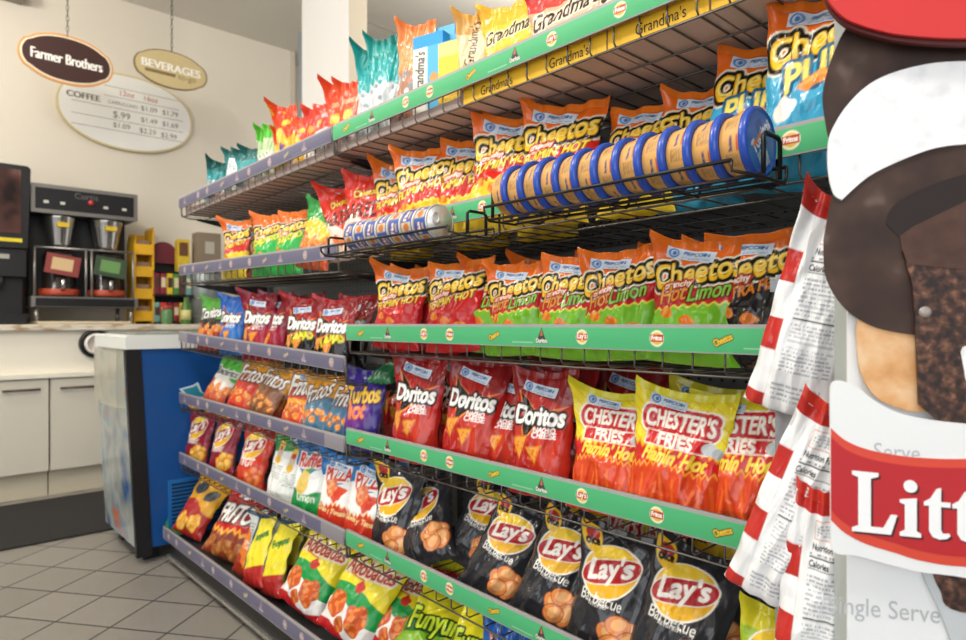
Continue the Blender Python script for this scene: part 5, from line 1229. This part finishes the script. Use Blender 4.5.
for (a, z, t) in ((.3, .2, '$1.09'), (.62, .2, '$1.79'), (-.1, -.12, '$.99'), (.3, -.12, '$1.49'), (.62, -.12, '$1.69'), (-.1, -.4, '$1.09'), (.28, -.42, '$2.29'), (.6, -.44, '$2.99')): sign_text(t, a * rx, z * rz, rx * .24, -.0026, GI, r)
mb = MB()
for z in (.62, .36): mb.box(-.35 * rx, .75 * rx, -.0026, -.002, z * rz - .002, z * rz + .002)
for z in (.06, -.26, -.54): mb.box(-.78 * rx, .82 * rx, -.0026, -.002, z * rz - .002, z * rz + .002)
mb.build('ruled_line', mat('rule_grey', '#aaa295', .6), r)
# wall box at the top left and a sprinkler
X = xat(6, 4.88); tag(MB().box(X - .22, X + .085, 4.76, 4.9, 2.93, 3.12, .006).build('wall_vent', mat('vent_grey', '#9a958a', .6, noise=.1, scale=50)), 'grey box mounted high on the back wall at the upper left corner', 'vent')
X, Y = 2.35, at(390, 2.35) ; d = ST * X + CT * Y
r = empty('sprinkler_head', (X, Y, ZC), label='small metal sprinkler head on the ceiling behind the partition', cat='sprinkler')
MB().lathe([(.045, 0), (.04, -.012), (.012, -.016)], 20).build('escutcheon', mat('sprinkler_white', '#b5ada0', .4, .3), r); MB().lathe([(.01, -.014), (.01, -.04), (.026, -.05), (.026, -.053)], 16).build('deflector', STEEL, r)
write_labels()
# ------------------------------------------------------------------ light
W = bpy.data.worlds.new('shop_air'); SC.world = W; W.use_nodes = True
bg = W.node_tree.nodes['Background']; bg.inputs[0].default_value = (*lin('#f1f3f5'), 1); bg.inputs[1].default_value = .15
def area(name, loc, target, sx, sy, power, col):
    L = bpy.data.lights.new(name, 'AREA'); L.shape = 'RECTANGLE'; L.size = sx; L.size_y = sy; L.energy = power; L.color = lin(col)
    o = bpy.data.objects.new(name, L); COL.objects.link(o); o.location = loc
    o.rotation_euler = (Vector(target) - Vector(loc)).to_track_quat('-Z', 'Y').to_euler()
    return o
area('window_daylight', (-3.6, -1.0, 1.6), (1.0, 1.5, 1.5), 4.0, 2.4, 72, '#f3f6fb')
area('window_daylight', (-1.0, -3.2, 1.6), (0.4, 4.0, 1.9), 3.0, 2.2, 30, '#f3f6fb')
def globe(loc, power):
    L = bpy.data.lights.new('ceiling_lamp', 'POINT'); L.energy = power; L.color = lin('#fffaf2'); L.shadow_soft_size = .16
    o = bpy.data.objects.new('ceiling_lamp', L); COL.objects.link(o); o.location = loc
for loc, pw in (((-.35, .0, 2.75), 38), ((-.4, 1.7, 2.75), 44), ((-.4, 3.5, 2.75), 34), ((2.9, 2.6, 2.7), 26), ((-2.2, 2.4, 2.7), 26)): globe(loc, pw)
# ------------------------------------------------------------------ camera
cam = bpy.data.cameras.new('camera'); co = bpy.data.objects.new('camera', cam); COL.objects.link(co)
co.location = (0, 0, HC); co.rotation_euler = (PI / 2, 0, -math.atan2(ST, CT))
cam.sensor_width = 36; cam.lens = 650 / 966 * 36; cam.shift_y = 2 / 966; cam.clip_start = .02
cam.dof.use_dof = True; cam.dof.focus_distance = .98; cam.dof.aperture_fstop = 5.6
SC.camera = co
SC.view_settings.view_transform = 'Standard'; SC.view_settings.look = 'None'; SC.view_settings.exposure = 0.42; SC.view_settings.gamma = 1.0
SC.view_settings.use_curve_mapping = False
